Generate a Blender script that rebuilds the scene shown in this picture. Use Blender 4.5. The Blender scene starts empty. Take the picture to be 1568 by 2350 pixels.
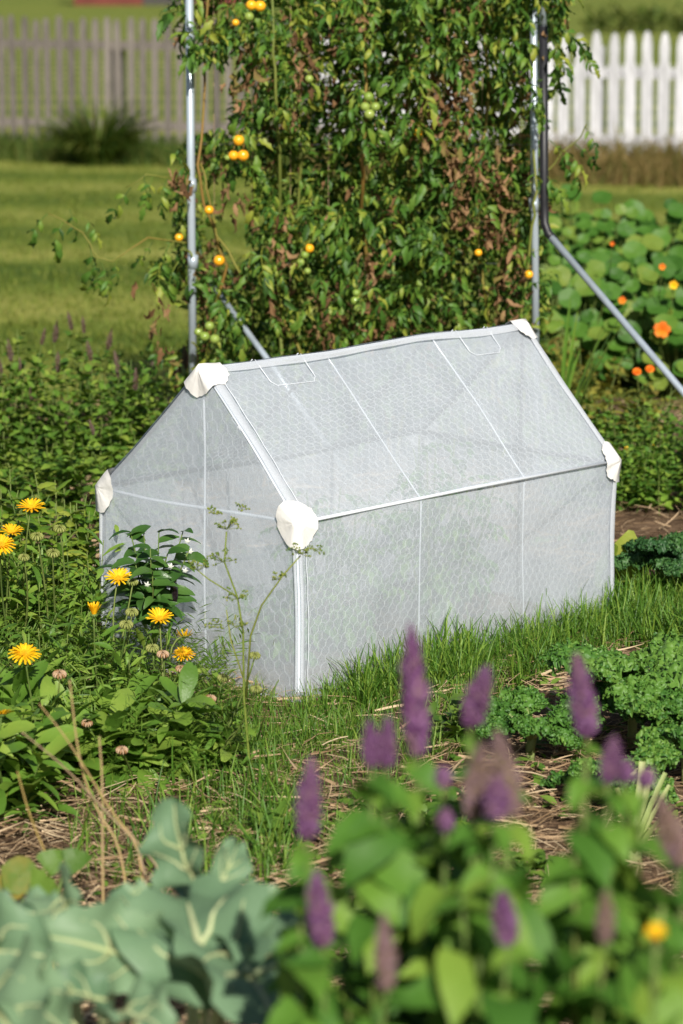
import bpy, math, random
import numpy as np
from mathutils import Vector, Matrix, noise

R = math.radians
scene = bpy.context.scene
col = scene.collection

# ------------------------------------------------------------------ camera, sky, sun, exposure
CAM = Vector((0.105, -6.37, 1.726))
PIT = 0.194
FMM = 97.0
FP = 2350 * FMM / 36.0
cd = bpy.data.cameras.new('camera')
cam = bpy.data.objects.new('camera', cd)
col.objects.link(cam)
cam.location = CAM
cam.rotation_euler = (math.pi / 2 - PIT, 0, 0)
cd.sensor_fit = 'VERTICAL'
cd.sensor_height = 36.0
cd.sensor_width = 24.0
cd.lens = FMM
cd.clip_start = 0.1
cd.clip_end = 2000
cd.dof.use_dof = True
cd.dof.focus_distance = 6.55
cd.dof.aperture_fstop = 4.2
scene.camera = cam

SUN_EL, SUN_AZ = R(33), R(10)            # height; turn to the right of straight behind the camera
world = bpy.data.worlds.new('World')
scene.world = world
world.use_nodes = True
wn = world.node_tree
bg = wn.nodes['Background']
sky = wn.nodes.new('ShaderNodeTexSky')
sky.sky_type = 'NISHITA'
sky.sun_disc = False
sky.sun_elevation = SUN_EL
sky.sun_rotation = math.pi - SUN_AZ
wn.links.new(sky.outputs[0], bg.inputs[0])
bg.inputs[1].default_value = 0.05
sd = bpy.data.lights.new('sun', 'SUN')
sd.energy = 5.0
sd.angle = R(0.55)
sd.color = (1.0, 0.945, 0.85)
sun = bpy.data.objects.new('sun', sd)
col.objects.link(sun)
S = Vector((math.sin(SUN_AZ) * math.cos(SUN_EL), -math.cos(SUN_AZ) * math.cos(SUN_EL), math.sin(SUN_EL)))
sun.rotation_euler = (-S).to_track_quat('-Z', 'Y').to_euler()
sun.location = S * 30
scene.view_settings.view_transform = 'Standard'
scene.view_settings.look = 'None'
scene.view_settings.gamma = 1
scene.view_settings.use_curve_mapping = False
scene.view_settings.exposure = 0.29
scene.render.engine = 'CYCLES'
cy = scene.cycles
cy.use_denoising = True
cy.max_bounces = 7
cy.diffuse_bounces = 3
cy.glossy_bounces = 2
cy.transmission_bounces = 4
cy.transparent_max_bounces = 14
cy.sample_clamp_indirect = 6
cy.caustics_reflective = False
cy.caustics_refractive = False

# ------------------------------------------------------------------ helpers
FW = Vector((0, math.cos(PIT), -math.sin(PIT)))
UPV = Vector((0, math.sin(PIT), math.cos(PIT)))
RT = Vector((1, 0, 0))


def ray(px, py):
    return FW + RT * ((px - 784) / FP) + UPV * ((1175 - py) / FP)


def P(px, py, d):
    """point seen at (px, py) standing d metres out from the camera (along the ground)"""
    r = ray(px, py)
    return CAM + r * (d / r.y)


def G(px, py):
    r = ray(px, py)
    return CAM + r * (-CAM.z / r.z)


def GX(px, d):
    """ground point d metres out, in the direction of column px"""
    r = ray(px, 1175)
    q = CAM + r * (d / r.y)
    return Vector((q.x, q.y, 0))


def empty(name, loc, label, cat, group=None, rz=0.0):
    o = bpy.data.objects.new(name, None)
    o.empty_display_size = 0.05
    o.location = loc
    o.rotation_euler = (0, 0, rz)
    col.objects.link(o)
    o['label'] = label
    o['category'] = cat
    if group:
        o['group'] = group
    return o


def add(name, me, parent=None, M=None, kind=None, label=None):
    o = bpy.data.objects.new(name, me)
    if parent is not None:
        o.parent = parent
    if M is not None:
        o.matrix_basis = M
    col.objects.link(o)
    if kind:
        o['kind'] = kind
    if label:
        o['label'] = label
    return o


def mesh_np(name, V, F, mat, smooth=True):
    """F: (m, k) array of equal-sized polygons"""
    V = np.asarray(V, dtype=np.float32)
    F = np.asarray(F, dtype=np.int32)
    me = bpy.data.meshes.new(name)
    m, k = F.shape
    me.vertices.add(len(V))
    me.vertices.foreach_set('co', V.ravel())
    me.loops.add(m * k)
    me.loops.foreach_set('vertex_index', F.ravel())
    me.polygons.add(m)
    me.polygons.foreach_set('loop_start', np.arange(0, m * k, k, dtype=np.int32))
    me.polygons.foreach_set('use_smooth', np.full(m, smooth))
    me.update(calc_edges=True)
    me.validate()
    for mm in (mat if isinstance(mat, (list, tuple)) else [mat]):
        me.materials.append(mm)
    return me


def mesh_py(name, V, F, mat, smooth=False):
    me = bpy.data.meshes.new(name)
    me.from_pydata([tuple(v) for v in V], [], F)
    if smooth:
        me.polygons.foreach_set('use_smooth', np.full(len(me.polygons), True))
    me.materials.append(mat)
    me.update()
    return me


class MB:
    def __init__(s):
        s.v = []
        s.f = []

    def put(s, V, F):
        n = len(s.v)
        s.v += [tuple(p) for p in V]
        s.f += [tuple(n + i for i in q) for q in F]

    def box(s, c, size, M=None):
        x, y, z = [q / 2 for q in size]
        V = [Vector((c[0] + i * x, c[1] + j * y, c[2] + k * z)) for i in (-1, 1) for j in (-1, 1) for k in (-1, 1)]
        if M is not None:
            V = [M @ p for p in V]
        s.put(V, [(0, 1, 3, 2), (4, 6, 7, 5), (0, 4, 5, 1), (2, 3, 7, 6), (0, 2, 6, 4), (1, 5, 7, 3)])

    def tube(s, pts, rad, n=6, cap=True):
        pts = [Vector(p) for p in pts]
        if not isinstance(rad, (list, tuple)):
            rad = [rad] * len(pts)
        V = []
        ref = None
        for i, p in enumerate(pts):
            a = pts[max(i - 1, 0)]
            b = pts[min(i + 1, len(pts) - 1)]
            t = (b - a)
            if t.length < 1e-9:
                t = Vector((0, 0, 1))
            t.normalize()
            if ref is None:
                ref = Vector((1, 0, 0)) if abs(t.x) < .9 else Vector((0, 1, 0))
            u = (ref - t * ref.dot(t)).normalized()
            w = t.cross(u)
            ref = u
            for k in range(n):
                an = 2 * math.pi * k / n
                V.append(p + (u * math.cos(an) + w * math.sin(an)) * rad[i])
        F = []
        for i in range(len(pts) - 1):
            for k in range(n):
                F.append((i * n + k, i * n + (k + 1) % n, (i + 1) * n + (k + 1) % n, (i + 1) * n + k))
        if cap:
            F.append(tuple(range(n - 1, -1, -1)))
            F.append(tuple((len(pts) - 1) * n + k for k in range(n)))
        s.put(V, F)

    def ball(s, c, r, n=8, m=6, sq=(1, 1, 1)):
        V = [Vector(c) + Vector((0, 0, -r * sq[2]))]
        for i in range(1, m):
            th = math.pi * i / m
            for k in range(n):
                an = 2 * math.pi * k / n
                V.append(Vector(c) + Vector((r * sq[0] * math.sin(th) * math.cos(an), r * sq[1] * math.sin(th) * math.sin(an), -r * sq[2] * math.cos(th))))
        V.append(Vector(c) + Vector((0, 0, r * sq[2])))
        F = []
        for k in range(n):
            F.append((0, 1 + (k + 1) % n, 1 + k))
            F.append((len(V) - 1, 1 + (m - 2) * n + k, 1 + (m - 2) * n + (k + 1) % n))
        for i in range(m - 2):
            for k in range(n):
                F.append((1 + i * n + k, 1 + i * n + (k + 1) % n, 1 + (i + 1) * n + (k + 1) % n, 1 + (i + 1) * n + k))
        s.put(V, F)

    def mesh(s, name, mat, smooth=True):
        return mesh_py(name, s.v, s.f, mat, smooth)

    def build(s, name, mat, parent=None, M=None, smooth=True, kind=None):
        return add(name, s.mesh(name, mat, smooth), parent, M, kind)


def mat_from(p, d, up=(0, 0, 1), roll=0.0, sc=1.0):
    x = Vector(d).normalized()
    u = Vector(up)
    z = u - x * u.dot(x)
    if z.length < 1e-3:
        z = Vector((0, -1, 0.2)) - x * Vector((0, -1, .2)).dot(x)
    z.normalize()
    y = z.cross(x)
    if roll:
        c, s = math.cos(roll), math.sin(roll)
        y, z = y * c + z * s, z * c - y * s
    M = Matrix.Identity(4)
    for i in range(3):
        M[i][0], M[i][1], M[i][2], M[i][3] = x[i] * sc, y[i] * sc, z[i] * sc, p[i]
    return M


def scatter(name, templates, mats, material, parent=None, kind='stuff', smooth=True):
    """many copies of small templates joined into one mesh; mats: list of (template index, Matrix)"""
    by = {}
    for k, M in mats:
        by.setdefault(k, []).append(np.array(M, dtype=np.float32))
    Vs, Fs, off = [], [], 0
    for k, Ms in by.items():
        V, F = templates[k]
        V = np.asarray(V, np.float32)
        F = np.asarray(F, np.int32)
        A = np.stack(Ms)
        W = np.einsum('nij,vj->nvi', A[:, :3, :3], V) + A[:, None, :3, 3]
        n = len(Ms)
        Vs.append(W.reshape(-1, 3))
        Fs.append((F[None] + (np.arange(n) * len(V))[:, None, None] + off).reshape(-1, F.shape[1]))
        off += n * len(V)
    return add(name, mesh_np(name, np.concatenate(Vs), np.concatenate(Fs), material, smooth), parent, None, kind)


# ---------------- leaf shapes: base at the origin, growing along +X, upper face +Z, unit length; quads only
def blade(W, prof, nl=6, nw=1, fold=.3, lift=.3, droop=.8, wave=0.0, rnd=None, twist=0.0, side=0.0, curl=0.0):
    rnd = rnd or random
    V, F = [], []
    x = z = yy = 0.0
    ph = rnd.uniform(0, 6)
    for i in range(nl + 1):
        t = i / nl
        an = lift - droop * t
        if i:
            x += math.cos(an) / nl
            z += math.sin(an) / nl
            yy += side * t / nl
        hw = max(W / 2 * prof(t), .004)
        nx, nz = -math.sin(an), math.cos(an)
        tw = twist * t
        for j in range(-nw, nw + 1):
            s = j / nw
            y0 = s * hw
            off = fold * abs(y0) + wave * abs(s) * math.sin(ph + t * 17 + (0 if s > 0 else 2.1)) - curl * hw * s * s
            y1 = y0 * math.cos(tw) - off * math.sin(tw)
            o1 = y0 * math.sin(tw) + off * math.cos(tw)
            V.append((x + nx * o1, yy + y1, z + nz * o1))
    m = 2 * nw + 1
    for i in range(nl):
        for j in range(2 * nw):
            a = i * m + j
            F.append((a, a + m, a + m + 1, a + 1))
    return np.array(V), np.array(F)


def pr_ovate(t):
    return math.sin(math.pi * min(1, (t * .92 + .04)) ** .62) ** .85


def pr_lance(t):
    return math.sin(math.pi * (t * .96 + .02)) ** .8


def pr_oblong(t):
    return (math.sin(math.pi * (t * .93 + .03) ** 1.25)) ** .6


def pr_heart(t):
    return max(0.03, math.sin(math.pi * (t * .84 + .16) ** .55) ** .9)


def pr_lobed(t):
    b = math.sin(math.pi * min(1, t * .93 + .05) ** .7)
    return b * (.62 + .38 * abs(math.cos(t * 3 * math.pi)))


def join_parts(parts):
    V, F, n = [], [], 0
    for v, f in parts:
        V.append(v)
        F.append(f + n)
        n += len(v)
    return np.concatenate(V), np.concatenate(F)


def xf(vf, M):
    v, f = vf
    A = np.array(M)
    return v @ A[:3, :3].T + A[:3, 3], f


def strip_tube(pts, r, n=3):
    m = MB()
    m.tube(pts, r, n, cap=False)
    return np.array(m.v), np.array(m.f)


def tomato_leaf(rnd):
    """compound leaf, unit length"""
    pts, parts = [], []
    n = 6
    an0, dr = rnd.uniform(.1, .5), rnd.uniform(.8, 1.7)
    p = Vector((0, 0, 0))
    sd_ = rnd.uniform(-.25, .25)
    for i in range(n + 1):
        t = i / n
        an = an0 - dr * t
        if i:
            p = p + Vector((math.cos(an) * .72 / n, sd_ * t / n, math.sin(an) * .72 / n))
        pts.append((p.copy(), an))
    parts.append(strip_tube([q for q, a in pts], [.012 - .008 * i / n for i in range(n + 1)], 3))
    q, a = pts[-1]
    parts.append(xf(blade(.40, pr_lobed, 6, 1, .5, .1, rnd.uniform(.6, 2.0), .03, rnd, twist=rnd.uniform(-.6, .6)), mat_from(q, (math.cos(a), sd_, math.sin(a)), roll=rnd.uniform(-.4, .4), sc=.40)))
    for k, i in enumerate((2, 4, 5)):
        for s in (-1, 1):
            if rnd.random() < .1:
                continue
            q, a = pts[i]
            d = Vector((math.cos(a) * .55, s * .9, math.sin(a) * .55 - rnd.uniform(0, .5)))
            parts.append(xf(blade(.42, pr_lobed, 5, 1, .55, .1, rnd.uniform(.5, 2.2), .03, rnd, twist=rnd.uniform(-.8, .8)), mat_from(q, d, roll=rnd.uniform(-.5, .5), sc=rnd.uniform(.25, .36) * (.8 if k == 0 else 1))))
    return join_parts(parts)


def crumpled(rnd):
    return blade(rnd.uniform(.2, .55), pr_lobed, 6, 1, rnd.uniform(.3, 1.6), rnd.uniform(-.8, .4), rnd.uniform(-1.5, 2.6), .09, rnd, twist=rnd.uniform(-3.5, 3.5), side=rnd.uniform(-.5, .5))


# ---------------- materials
def mat(name):
    m = bpy.data.materials.new(name)
    m.use_nodes = True
    nt = m.node_tree
    nt.nodes.clear()
    out = nt.nodes.new('ShaderNodeOutputMaterial')
    return m, nt, out


def nd(nt, typ, **kw):
    n = nt.nodes.new(typ)
    for k, v in kw.items():
        if k in ('operation', 'blend_type', 'data_type', 'musgrave_type', 'feature', 'wave_type', 'bands_direction', 'wave_profile', 'noise_dimensions', 'distance'):
            setattr(n, k, v)
        else:
            n.inputs[k].default_value = v
    return n


def math_n(nt, op, a, b=None):
    n = nt.nodes.new('ShaderNodeMath')
    n.operation = op
    for i, x in enumerate((a, b)):
        if x is None:
            continue
        if isinstance(x, (int, float)):
            n.inputs[i].default_value = x
        else:
            nt.links.new(x, n.inputs[i])
    return n.outputs[0]


def ramp(nt, fac, stops):
    n = nt.nodes.new('ShaderNodeValToRGB')
    e = n.color_ramp.elements
    while len(e) < len(stops):
        e.new(.5)
    for k, (p, c) in enumerate(stops):
        e[k].position = p
        e[k].color = (*c, 1)
    nt.links.new(fac, n.inputs[0])
    return n.outputs[0]


def leafmat(name, stops, trans=.35, rough=.5, spec=.35, nscale=18.0, namp=.35, tint=(1.25, 1.25, .6), green=False):
    """stops: colours from the one end of the plant's range to the other; a random pick for each leaf, mottled by noise"""
    m, nt, out = mat(name)
    L = nt.links
    oi = nt.nodes.new('ShaderNodeObjectInfo')
    ge = nt.nodes.new('ShaderNodeNewGeometry')
    s = math_n(nt, 'ADD', oi.outputs['Random'], math_n(nt, 'MULTIPLY', ge.outputs['Random Per Island'], .83))
    s = math_n(nt, 'FRACT', s)
    tc = nt.nodes.new('ShaderNodeNewGeometry')
    nz = nd(nt, 'ShaderNodeTexNoise', Scale=nscale, Detail=3.0, Roughness=.6)
    L.new(tc.outputs['Position'], nz.inputs['Vector'])
    k = math_n(nt, 'MULTIPLY', math_n(nt, 'SUBTRACT', nz.outputs[0], .5), namp * 2)
    f = math_n(nt, 'ADD', s, k)
    n = len(stops)
    if green:
        stops = [(q[0] * 1.22, q[1] * 1.15, q[2]) for q in stops]
    c = ramp(nt, f, [(i / (n - 1), q) for i, q in enumerate(stops)])
    pr = nd(nt, 'ShaderNodeBsdfPrincipled', Roughness=rough)
    pr.inputs['Specular IOR Level'].default_value = spec
    L.new(c, pr.inputs['Base Color'])
    bp = nd(nt, 'ShaderNodeBump', Strength=.25, Distance=.004)
    nz2 = nd(nt, 'ShaderNodeTexNoise', Scale=140.0, Detail=2.0)
    L.new(tc.outputs['Position'], nz2.inputs['Vector'])
    L.new(nz2.outputs[0], bp.inputs['Height'])
    L.new(bp.outputs[0], pr.inputs['Normal'])
    if trans > 0:
        mx = nt.nodes.new('ShaderNodeMix')
        mx.data_type = 'RGBA'
        mx.blend_type = 'MULTIPLY'
        mx.inputs[0].default_value = 1
        L.new(c, mx.inputs[6])
        mx.inputs[7].default_value = (*tint, 1)
        tr = nt.nodes.new('ShaderNodeBsdfTranslucent')
        L.new(mx.outputs[2], tr.inputs[0])
        ms = nt.nodes.new('ShaderNodeMixShader')
        ms.inputs[0].default_value = trans
        L.new(pr.outputs[0], ms.inputs[1])
        L.new(tr.outputs[0], ms.inputs[2])
        L.new(ms.outputs[0], out.inputs[0])
    else:
        L.new(pr.outputs[0], out.inputs[0])
    return m


def plain(name, colr, rough=.6, metal=0.0, spec=.4, var=.25, scale=30.0, stretch=None, bump=0.0, bscale=60.0):
    m, nt, out = mat(name)
    L = nt.links
    pr = nd(nt, 'ShaderNodeBsdfPrincipled', Roughness=rough, Metallic=metal)
    pr.inputs['Specular IOR Level'].default_value = spec
    ge = nt.nodes.new('ShaderNodeTexCoord')
    mp = nt.nodes.new('ShaderNodeMapping')
    if stretch:
        mp.inputs['Scale'].default_value = stretch
    L.new(ge.outputs['Object'], mp.inputs[0])
    oi = nt.nodes.new('ShaderNodeObjectInfo')
    L.new(oi.outputs['Random'], mp.inputs['Location'])
    nz = nd(nt, 'ShaderNodeTexNoise', Scale=scale, Detail=5.0, Roughness=.65)
    L.new(mp.outputs[0], nz.inputs['Vector'])
    f = math_n(nt, 'ADD', nz.outputs[0], math_n(nt, 'MULTIPLY', math_n(nt, 'SUBTRACT', oi.outputs['Random'], .5), .25))
    c = ramp(nt, f, [(.3, [q * (1 - var) for q in colr]), (.7, [min(1, q * (1 + var * .6)) for q in colr])])
    L.new(c, pr.inputs['Base Color'])
    if bump:
        bp = nd(nt, 'ShaderNodeBump', Strength=bump, Distance=.01)
        n2 = nd(nt, 'ShaderNodeTexNoise', Scale=bscale, Detail=4.0)
        L.new(mp.outputs[0], n2.inputs['Vector'])
        L.new(n2.outputs[0], bp.inputs['Height'])
        L.new(bp.outputs[0], pr.inputs['Normal'])
    L.new(pr.outputs[0], out.inputs[0])
    return m


def netting(name, cover, colr, trl=.4):
    """woven insect netting: a share of open holes, the threads scatter light to both sides"""
    m, nt, out = mat(name)
    L = nt.links
    ge = nt.nodes.new('ShaderNodeNewGeometry')
    tc = nt.nodes.new('ShaderNodeTexCoord')
    n1 = nd(nt, 'ShaderNodeTexNoise', Scale=9.0, Detail=4.0, Roughness=.6)
    L.new(tc.outputs['Object'], n1.inputs['Vector'])
    n2 = nd(nt, 'ShaderNodeTexNoise', Scale=420.0, Detail=1.0)
    L.new(tc.outputs['Object'], n2.inputs['Vector'])
    f = math_n(nt, 'ADD', math_n(nt, 'MULTIPLY', math_n(nt, 'SUBTRACT', n1.outputs[0], .5), .14),
               math_n(nt, 'MULTIPLY', math_n(nt, 'SUBTRACT', n2.outputs[0], .5), .38))
    f = math_n(nt, 'ADD', f, cover)
    df = nd(nt, 'ShaderNodeBsdfDiffuse')
    df.inputs[0].default_value = (*colr, 1)
    tl = nd(nt, 'ShaderNodeBsdfTranslucent')
    tl.inputs[0].default_value = (*colr, 1)
    bp = nd(nt, 'ShaderNodeBump', Strength=.18, Distance=.01)
    n3 = nd(nt, 'ShaderNodeTexNoise', Scale=22.0, Detail=4.0)
    L.new(tc.outputs['Object'], n3.inputs['Vector'])
    L.new(n3.outputs[0], bp.inputs['Height'])
    L.new(bp.outputs[0], df.inputs['Normal'])
    a = nt.nodes.new('ShaderNodeMixShader')
    a.inputs[0].default_value = trl
    L.new(df.outputs[0], a.inputs[1])
    L.new(tl.outputs[0], a.inputs[2])
    tp = nt.nodes.new('ShaderNodeBsdfTransparent')
    b = nt.nodes.new('ShaderNodeMixShader')
    L.new(f, b.inputs[0])
    L.new(tp.outputs[0], b.inputs[1])
    L.new(a.outputs[0], b.inputs[2])
    L.new(b.outputs[0], out.inputs[0])
    return m


M = {}
M['net'] = netting('netting', .55, (.83, .90, .99))
M['net2'] = netting('netting_double', .80, (.73, .765, .82))
M['patch'] = plain('cream_cloth', (.78, .765, .745), .85, var=.04, scale=12, bump=.25, bscale=30)
M['wire'] = plain('zinc_wire', (.66, .68, .71), .45, metal=.05, var=.1)
M['rod'] = plain('white_rod', (.70, .74, .80), .4, var=.08)
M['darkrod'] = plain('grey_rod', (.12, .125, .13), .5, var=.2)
M['galv'] = plain('galvanised_pipe', (.44, .51, .58), .3, metal=.35, var=.25, scale=14, stretch=(1, 1, .2))
M['blackpipe'] = plain('black_pipe', (.02, .02, .025), .45, var=.3)
M['weathered'] = plain('weathered_wood', (.20, .175, .155), .9, var=.5, scale=9, stretch=(6, 6, .6), bump=.4)
M['whitepaint'] = plain('white_paint', (.60, .60, .63), .6, var=.3, scale=7, stretch=(3, 3, .6), bump=.2)
M['darkwood'] = plain('dark_wood', (.07, .065, .06), .9, var=.4, scale=12)
M['barn'] = plain('red_barn_boards', (.16, .035, .025), .8, var=.3, scale=2)
M['roofing'] = plain('grey_roofing', (.16, .16, .17), .7, var=.3, scale=2)
M['tomleaf'] = leafmat('tomato_leaf', [(.025, .065, .012), (.045, .12, .018), (.075, .17, .026), (.12, .21, .03), (.24, .28, .045)], 0.25, .5, .35, 9, .4, green=True)
M['tomdead'] = leafmat('dead_leaf', [(.10, .055, .025), (.20, .11, .05), (.32, .19, .10), (.17, .14, .04)], .2, .8, .15, 20, .3, (1.2, 1, .7))
M['tomstem'] = leafmat('tomato_stem', [(.12, .16, .03), (.2, .2, .04), (.22, .13, .03)], 0, .6, .3, 6, .5)
M['mintleaf'] = leafmat('mint_leaf', [(.045, .11, .018), (.085, .18, .025), (.13, .24, .035), (.20, .28, .05)], 0.25, .55, .3, 9, .3, green=True)
M['agaleaf'] = leafmat('agastache_leaf', [(.04, .12, .018), (.065, .17, .025), (.10, .22, .032), (.17, .28, .045)], 0.28, .55, .25, 9, .25, green=True)
M['calleaf'] = leafmat('calendula_leaf', [(.07, .16, .022), (.10, .21, .03), (.145, .26, .04), (.20, .30, .055)], 0.27, .45, .4, 14, .3, green=True)
M['basleaf'] = leafmat('basil_leaf', [(.08, .18, .02), (.13, .24, .03), (.20, .30, .04), (.30, .36, .07)], .36, .38, .5, 25, .35, green=True)
M['pepleaf'] = leafmat('pepper_leaf', [(.03, .085, .018), (.045, .12, .025), (.07, .155, .035)], .28, .36, .5, 12, .25, green=True)
M['parsley'] = leafmat('parsley_leaf', [(.05, .13, .02), (.085, .19, .028), (.13, .25, .036), (.20, .30, .05)], 0.25, .45, .4, 12, .3, green=True)
M['nasleaf'] = leafmat('nasturtium_leaf', [(.03, .095, .014), (.05, .14, .02), (.075, .18, .026), (.15, .22, .04)], 0.28, .5, .3, 6, .25, green=True)
M['yelleaf'] = leafmat('yellowing_leaf', [(.14, .17, .03), (.24, .25, .04), (.32, .30, .05), (.20, .16, .04)], .35, .55, .3, 12, .3)
M['broleaf'] = leafmat('broccoli_leaf', [(.11, .20, .11), (.155, .26, .145), (.22, .335, .19)], .2, .5, .3, 10, .25, (1.1, 1.2, .8))
M['brorib'] = leafmat('broccoli_rib', [(.46, .52, .26), (.55, .60, .34)], .1, .5, .3, 20, .2)
M['kale'] = leafmat('kale_leaf', [(.03, .10, .016), (.052, .145, .024), (.075, .18, .03), (.11, .22, .04)], 0.15, .5, .4, 30, .45, green=True)
M['kaledark'] = leafmat('dark_kale_leaf', [(.018, .065, .022), (.028, .09, .026), (.045, .12, .032)], 0.15, .5, .4, 30, .4, green=True)
M['palestem'] = leafmat('pale_stem', [(.28, .36, .12), (.42, .46, .2)], .15, .5, .3, 20, .3)
M['greenstem'] = leafmat('green_stem', [(.09, .15, .03), (.16, .2, .05)], 0, .6, .3, 20, .3)
M['grass'] = leafmat('grass_blade', [(.05, .13, .018), (.08, .19, .025), (.125, .25, .035), (.19, .29, .05)], .35, .45, .4, 6, .25, green=True)
M['lawngrass'] = leafmat('lawn_blade', [(.09, .145, .02), (.14, .195, .027), (.20, .245, .04), (.28, .29, .068)], .3, .6, .2, 1.2, .45)
M['tallgrass'] = leafmat('tall_grass', [(.035, .075, .012), (.06, .11, .018), (.10, .145, .025), (.15, .15, .04)], .3, .6, .2, 2, .35)
M['drygrass'] = leafmat('dry_grass', [(.10, .085, .025), (.17, .13, .04), (.25, .17, .07), (.10, .12, .025)], .25, .7, .2, 2, .35)
M['straw'] = leafmat('straw', [(.20, .125, .065), (.33, .22, .12), (.46, .33, .2), (.56, .44, .28)], 0, .65, .3, 5, .4)
M['goldstraw'] = leafmat('golden_stem', [(.42, .30, .08), (.5, .36, .16), (.42, .31, .2)], .15, .6, .3, 12, .4)
M['seeddead'] = leafmat('spent_floret', [(.12, .08, .05), (.18, .12, .09), (.22, .15, .15)], .1, .8, .1, 40, .4)
M['purple'] = leafmat('purple_floret', [(.16, .06, .16), (.23, .09, .22), (.31, .16, .33), (.32, .19, .21)], .3, .6, .2, 40, .4, (1.2, 1, 1.2))
M['mauve'] = leafmat('faded_floret', [(.20, .13, .11), (.28, .18, .15), (.30, .19, .25), (.26, .21, .09)], .2, .7, .2, 40, .4, (1.1, 1, 1))
M['yellow'] = leafmat('calendula_petal', [(.88, .50, .008), (.93, .64, .015), (.92, .57, .01), (.9, .40, .008)], .3, .55, .25, 60, .3, (1.1, 1.0, .6))
M['orange'] = leafmat('orange_petal', [(.85, .14, .012), (.9, .22, .015), (.85, .33, .02)], .3, .55, .25, 60, .3, (1.1, .9, .6))
M['caldisc'] = leafmat('calendula_disc', [(.75, .38, .01), (.85, .5, .02)], 0, .8, .1, 200, .5)
M['seed'] = leafmat('seed_head', [(.24, .28, .06), (.36, .38, .12), (.2, .24, .05)], .2, .6, .3, 90, .5)
M['seeddry'] = leafmat('dry_seed_head', [(.45, .30, .17), (.55, .38, .25), (.3, .15, .06)], .1, .7, .2, 90, .5)
M['tomripe'] = leafmat('ripe_tomato', [(.86, .36, .015), (.9, .45, .02)], 0, .22, .5, 12, .3)
M['tomgreen'] = leafmat('green_tomato', [(.20, .30, .05), (.28, .36, .08)], 0, .25, .5, 20, .3)
M['pod'] = plain('dark_pepper_skin', (.014, .008, .011), .18, spec=.6, var=.3)
M['white'] = leafmat('white_blossom', [(.8, .82, .74), (.86, .87, .82)], .2, .6, .2, 60, .2, (1, 1, .9))
M['dill'] = leafmat('dill_green', [(.11, .18, .03), (.19, .25, .045), (.30, .32, .07)], .2, .6, .2, 30, .3)
M['weed'] = leafmat('weed_leaf', [(.05, .12, .018), (.09, .18, .028), (.14, .23, .04)], 0.27, .5, .3, 14, .3, green=True)
M['inside'] = leafmat('covered_leaf', [(.06, .20, .02), (.12, .30, .03), (.22, .40, .05)], .4, .5, .3, 9, .3)
M['autumn'] = leafmat('turning_leaf', [(.26, .26, .05), (.3, .22, .04), (.12, .2, .03)], .3, .6, .3, 16, .7)
M['coral'] = plain('terracotta_path', (.45, .26, .19), .9, var=.3, scale=20)


def ground_mat():
    m, nt, out = mat('lawn_ground')
    L = nt.links
    ge = nt.nodes.new('ShaderNodeNewGeometry')
    sp = nt.nodes.new('ShaderNodeSeparateXYZ')
    L.new(ge.outputs['Position'], sp.inputs[0])
    n1 = nd(nt, 'ShaderNodeTexNoise', Scale=.55, Detail=5.0, Roughness=.6)
    mp = nt.nodes.new('ShaderNodeMapping')
    mp.inputs['Scale'].default_value = (.35, 1.6, 1)
    L.new(ge.outputs['Position'], mp.inputs[0])
    L.new(mp.outputs[0], n1.inputs['Vector'])
    n2 = nd(nt, 'ShaderNodeTexNoise', Scale=26.0, Detail=4.0, Roughness=.7)
    L.new(ge.outputs['Position'], n2.inputs['Vector'])
    w = math_n(nt, 'SINE', math_n(nt, 'ADD', math_n(nt, 'MULTIPLY', sp.outputs[1], 2.35), math_n(nt, 'MULTIPLY', n1.outputs[0], 3.0)))
    f = math_n(nt, 'ADD', math_n(nt, 'MULTIPLY', n1.outputs[0], .75), math_n(nt, 'MULTIPLY', n2.outputs[0], .45))
    f = math_n(nt, 'ADD', f, math_n(nt, 'MULTIPLY', w, .2))
    c = ramp(nt, f, [(.32, (.075, .12, .017)), (.6, (.16, .205, .033)), (.88, (.31, .315, .075))])
    pr = nd(nt, 'ShaderNodeBsdfPrincipled', Roughness=.9)
    pr.inputs['Specular IOR Level'].default_value = .1
    L.new(c, pr.inputs['Base Color'])
    bp = nd(nt, 'ShaderNodeBump', Strength=.6, Distance=.03)
    L.new(n2.outputs[0], bp.inputs['Height'])
    L.new(bp.outputs[0], pr.inputs['Normal'])
    L.new(pr.outputs[0], out.inputs[0])
    return m


def soil_mat():
    m, nt, out = mat('bed_soil')
    L = nt.links
    ge = nt.nodes.new('ShaderNodeNewGeometry')
    n1 = nd(nt, 'ShaderNodeTexNoise', Scale=3.0, Detail=6.0, Roughness=.65)
    L.new(ge.outputs['Position'], n1.inputs['Vector'])
    n2 = nd(nt, 'ShaderNodeTexNoise', Scale=70.0, Detail=4.0, Roughness=.7)
    mp = nt.nodes.new('ShaderNodeMapping')
    mp.inputs['Scale'].default_value = (.35, 1, 1)
    L.new(ge.outputs['Position'], mp.inputs[0])
    L.new(mp.outputs[0], n2.inputs['Vector'])
    f = math_n(nt, 'ADD', math_n(nt, 'MULTIPLY', n1.outputs[0], .5), math_n(nt, 'MULTIPLY', n2.outputs[0], .5))
    c = ramp(nt, f, [(.36, (.035, .024, .016)), (.5, (.12, .075, .045)), (.64, (.30, .20, .125))])
    pr = nd(nt, 'ShaderNodeBsdfPrincipled', Roughness=.95)
    pr.inputs['Specular IOR Level'].default_value = .1
    L.new(c, pr.inputs['Base Color'])
    bp = nd(nt, 'ShaderNodeBump', Strength=.8, Distance=.02)
    L.new(n2.outputs[0], bp.inputs['Height'])
    L.new(bp.outputs[0], pr.inputs['Normal'])
    L.new(pr.outputs[0], out.inputs[0])
    return m


M['lawn'] = ground_mat()
M['soil'] = soil_mat()

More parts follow.
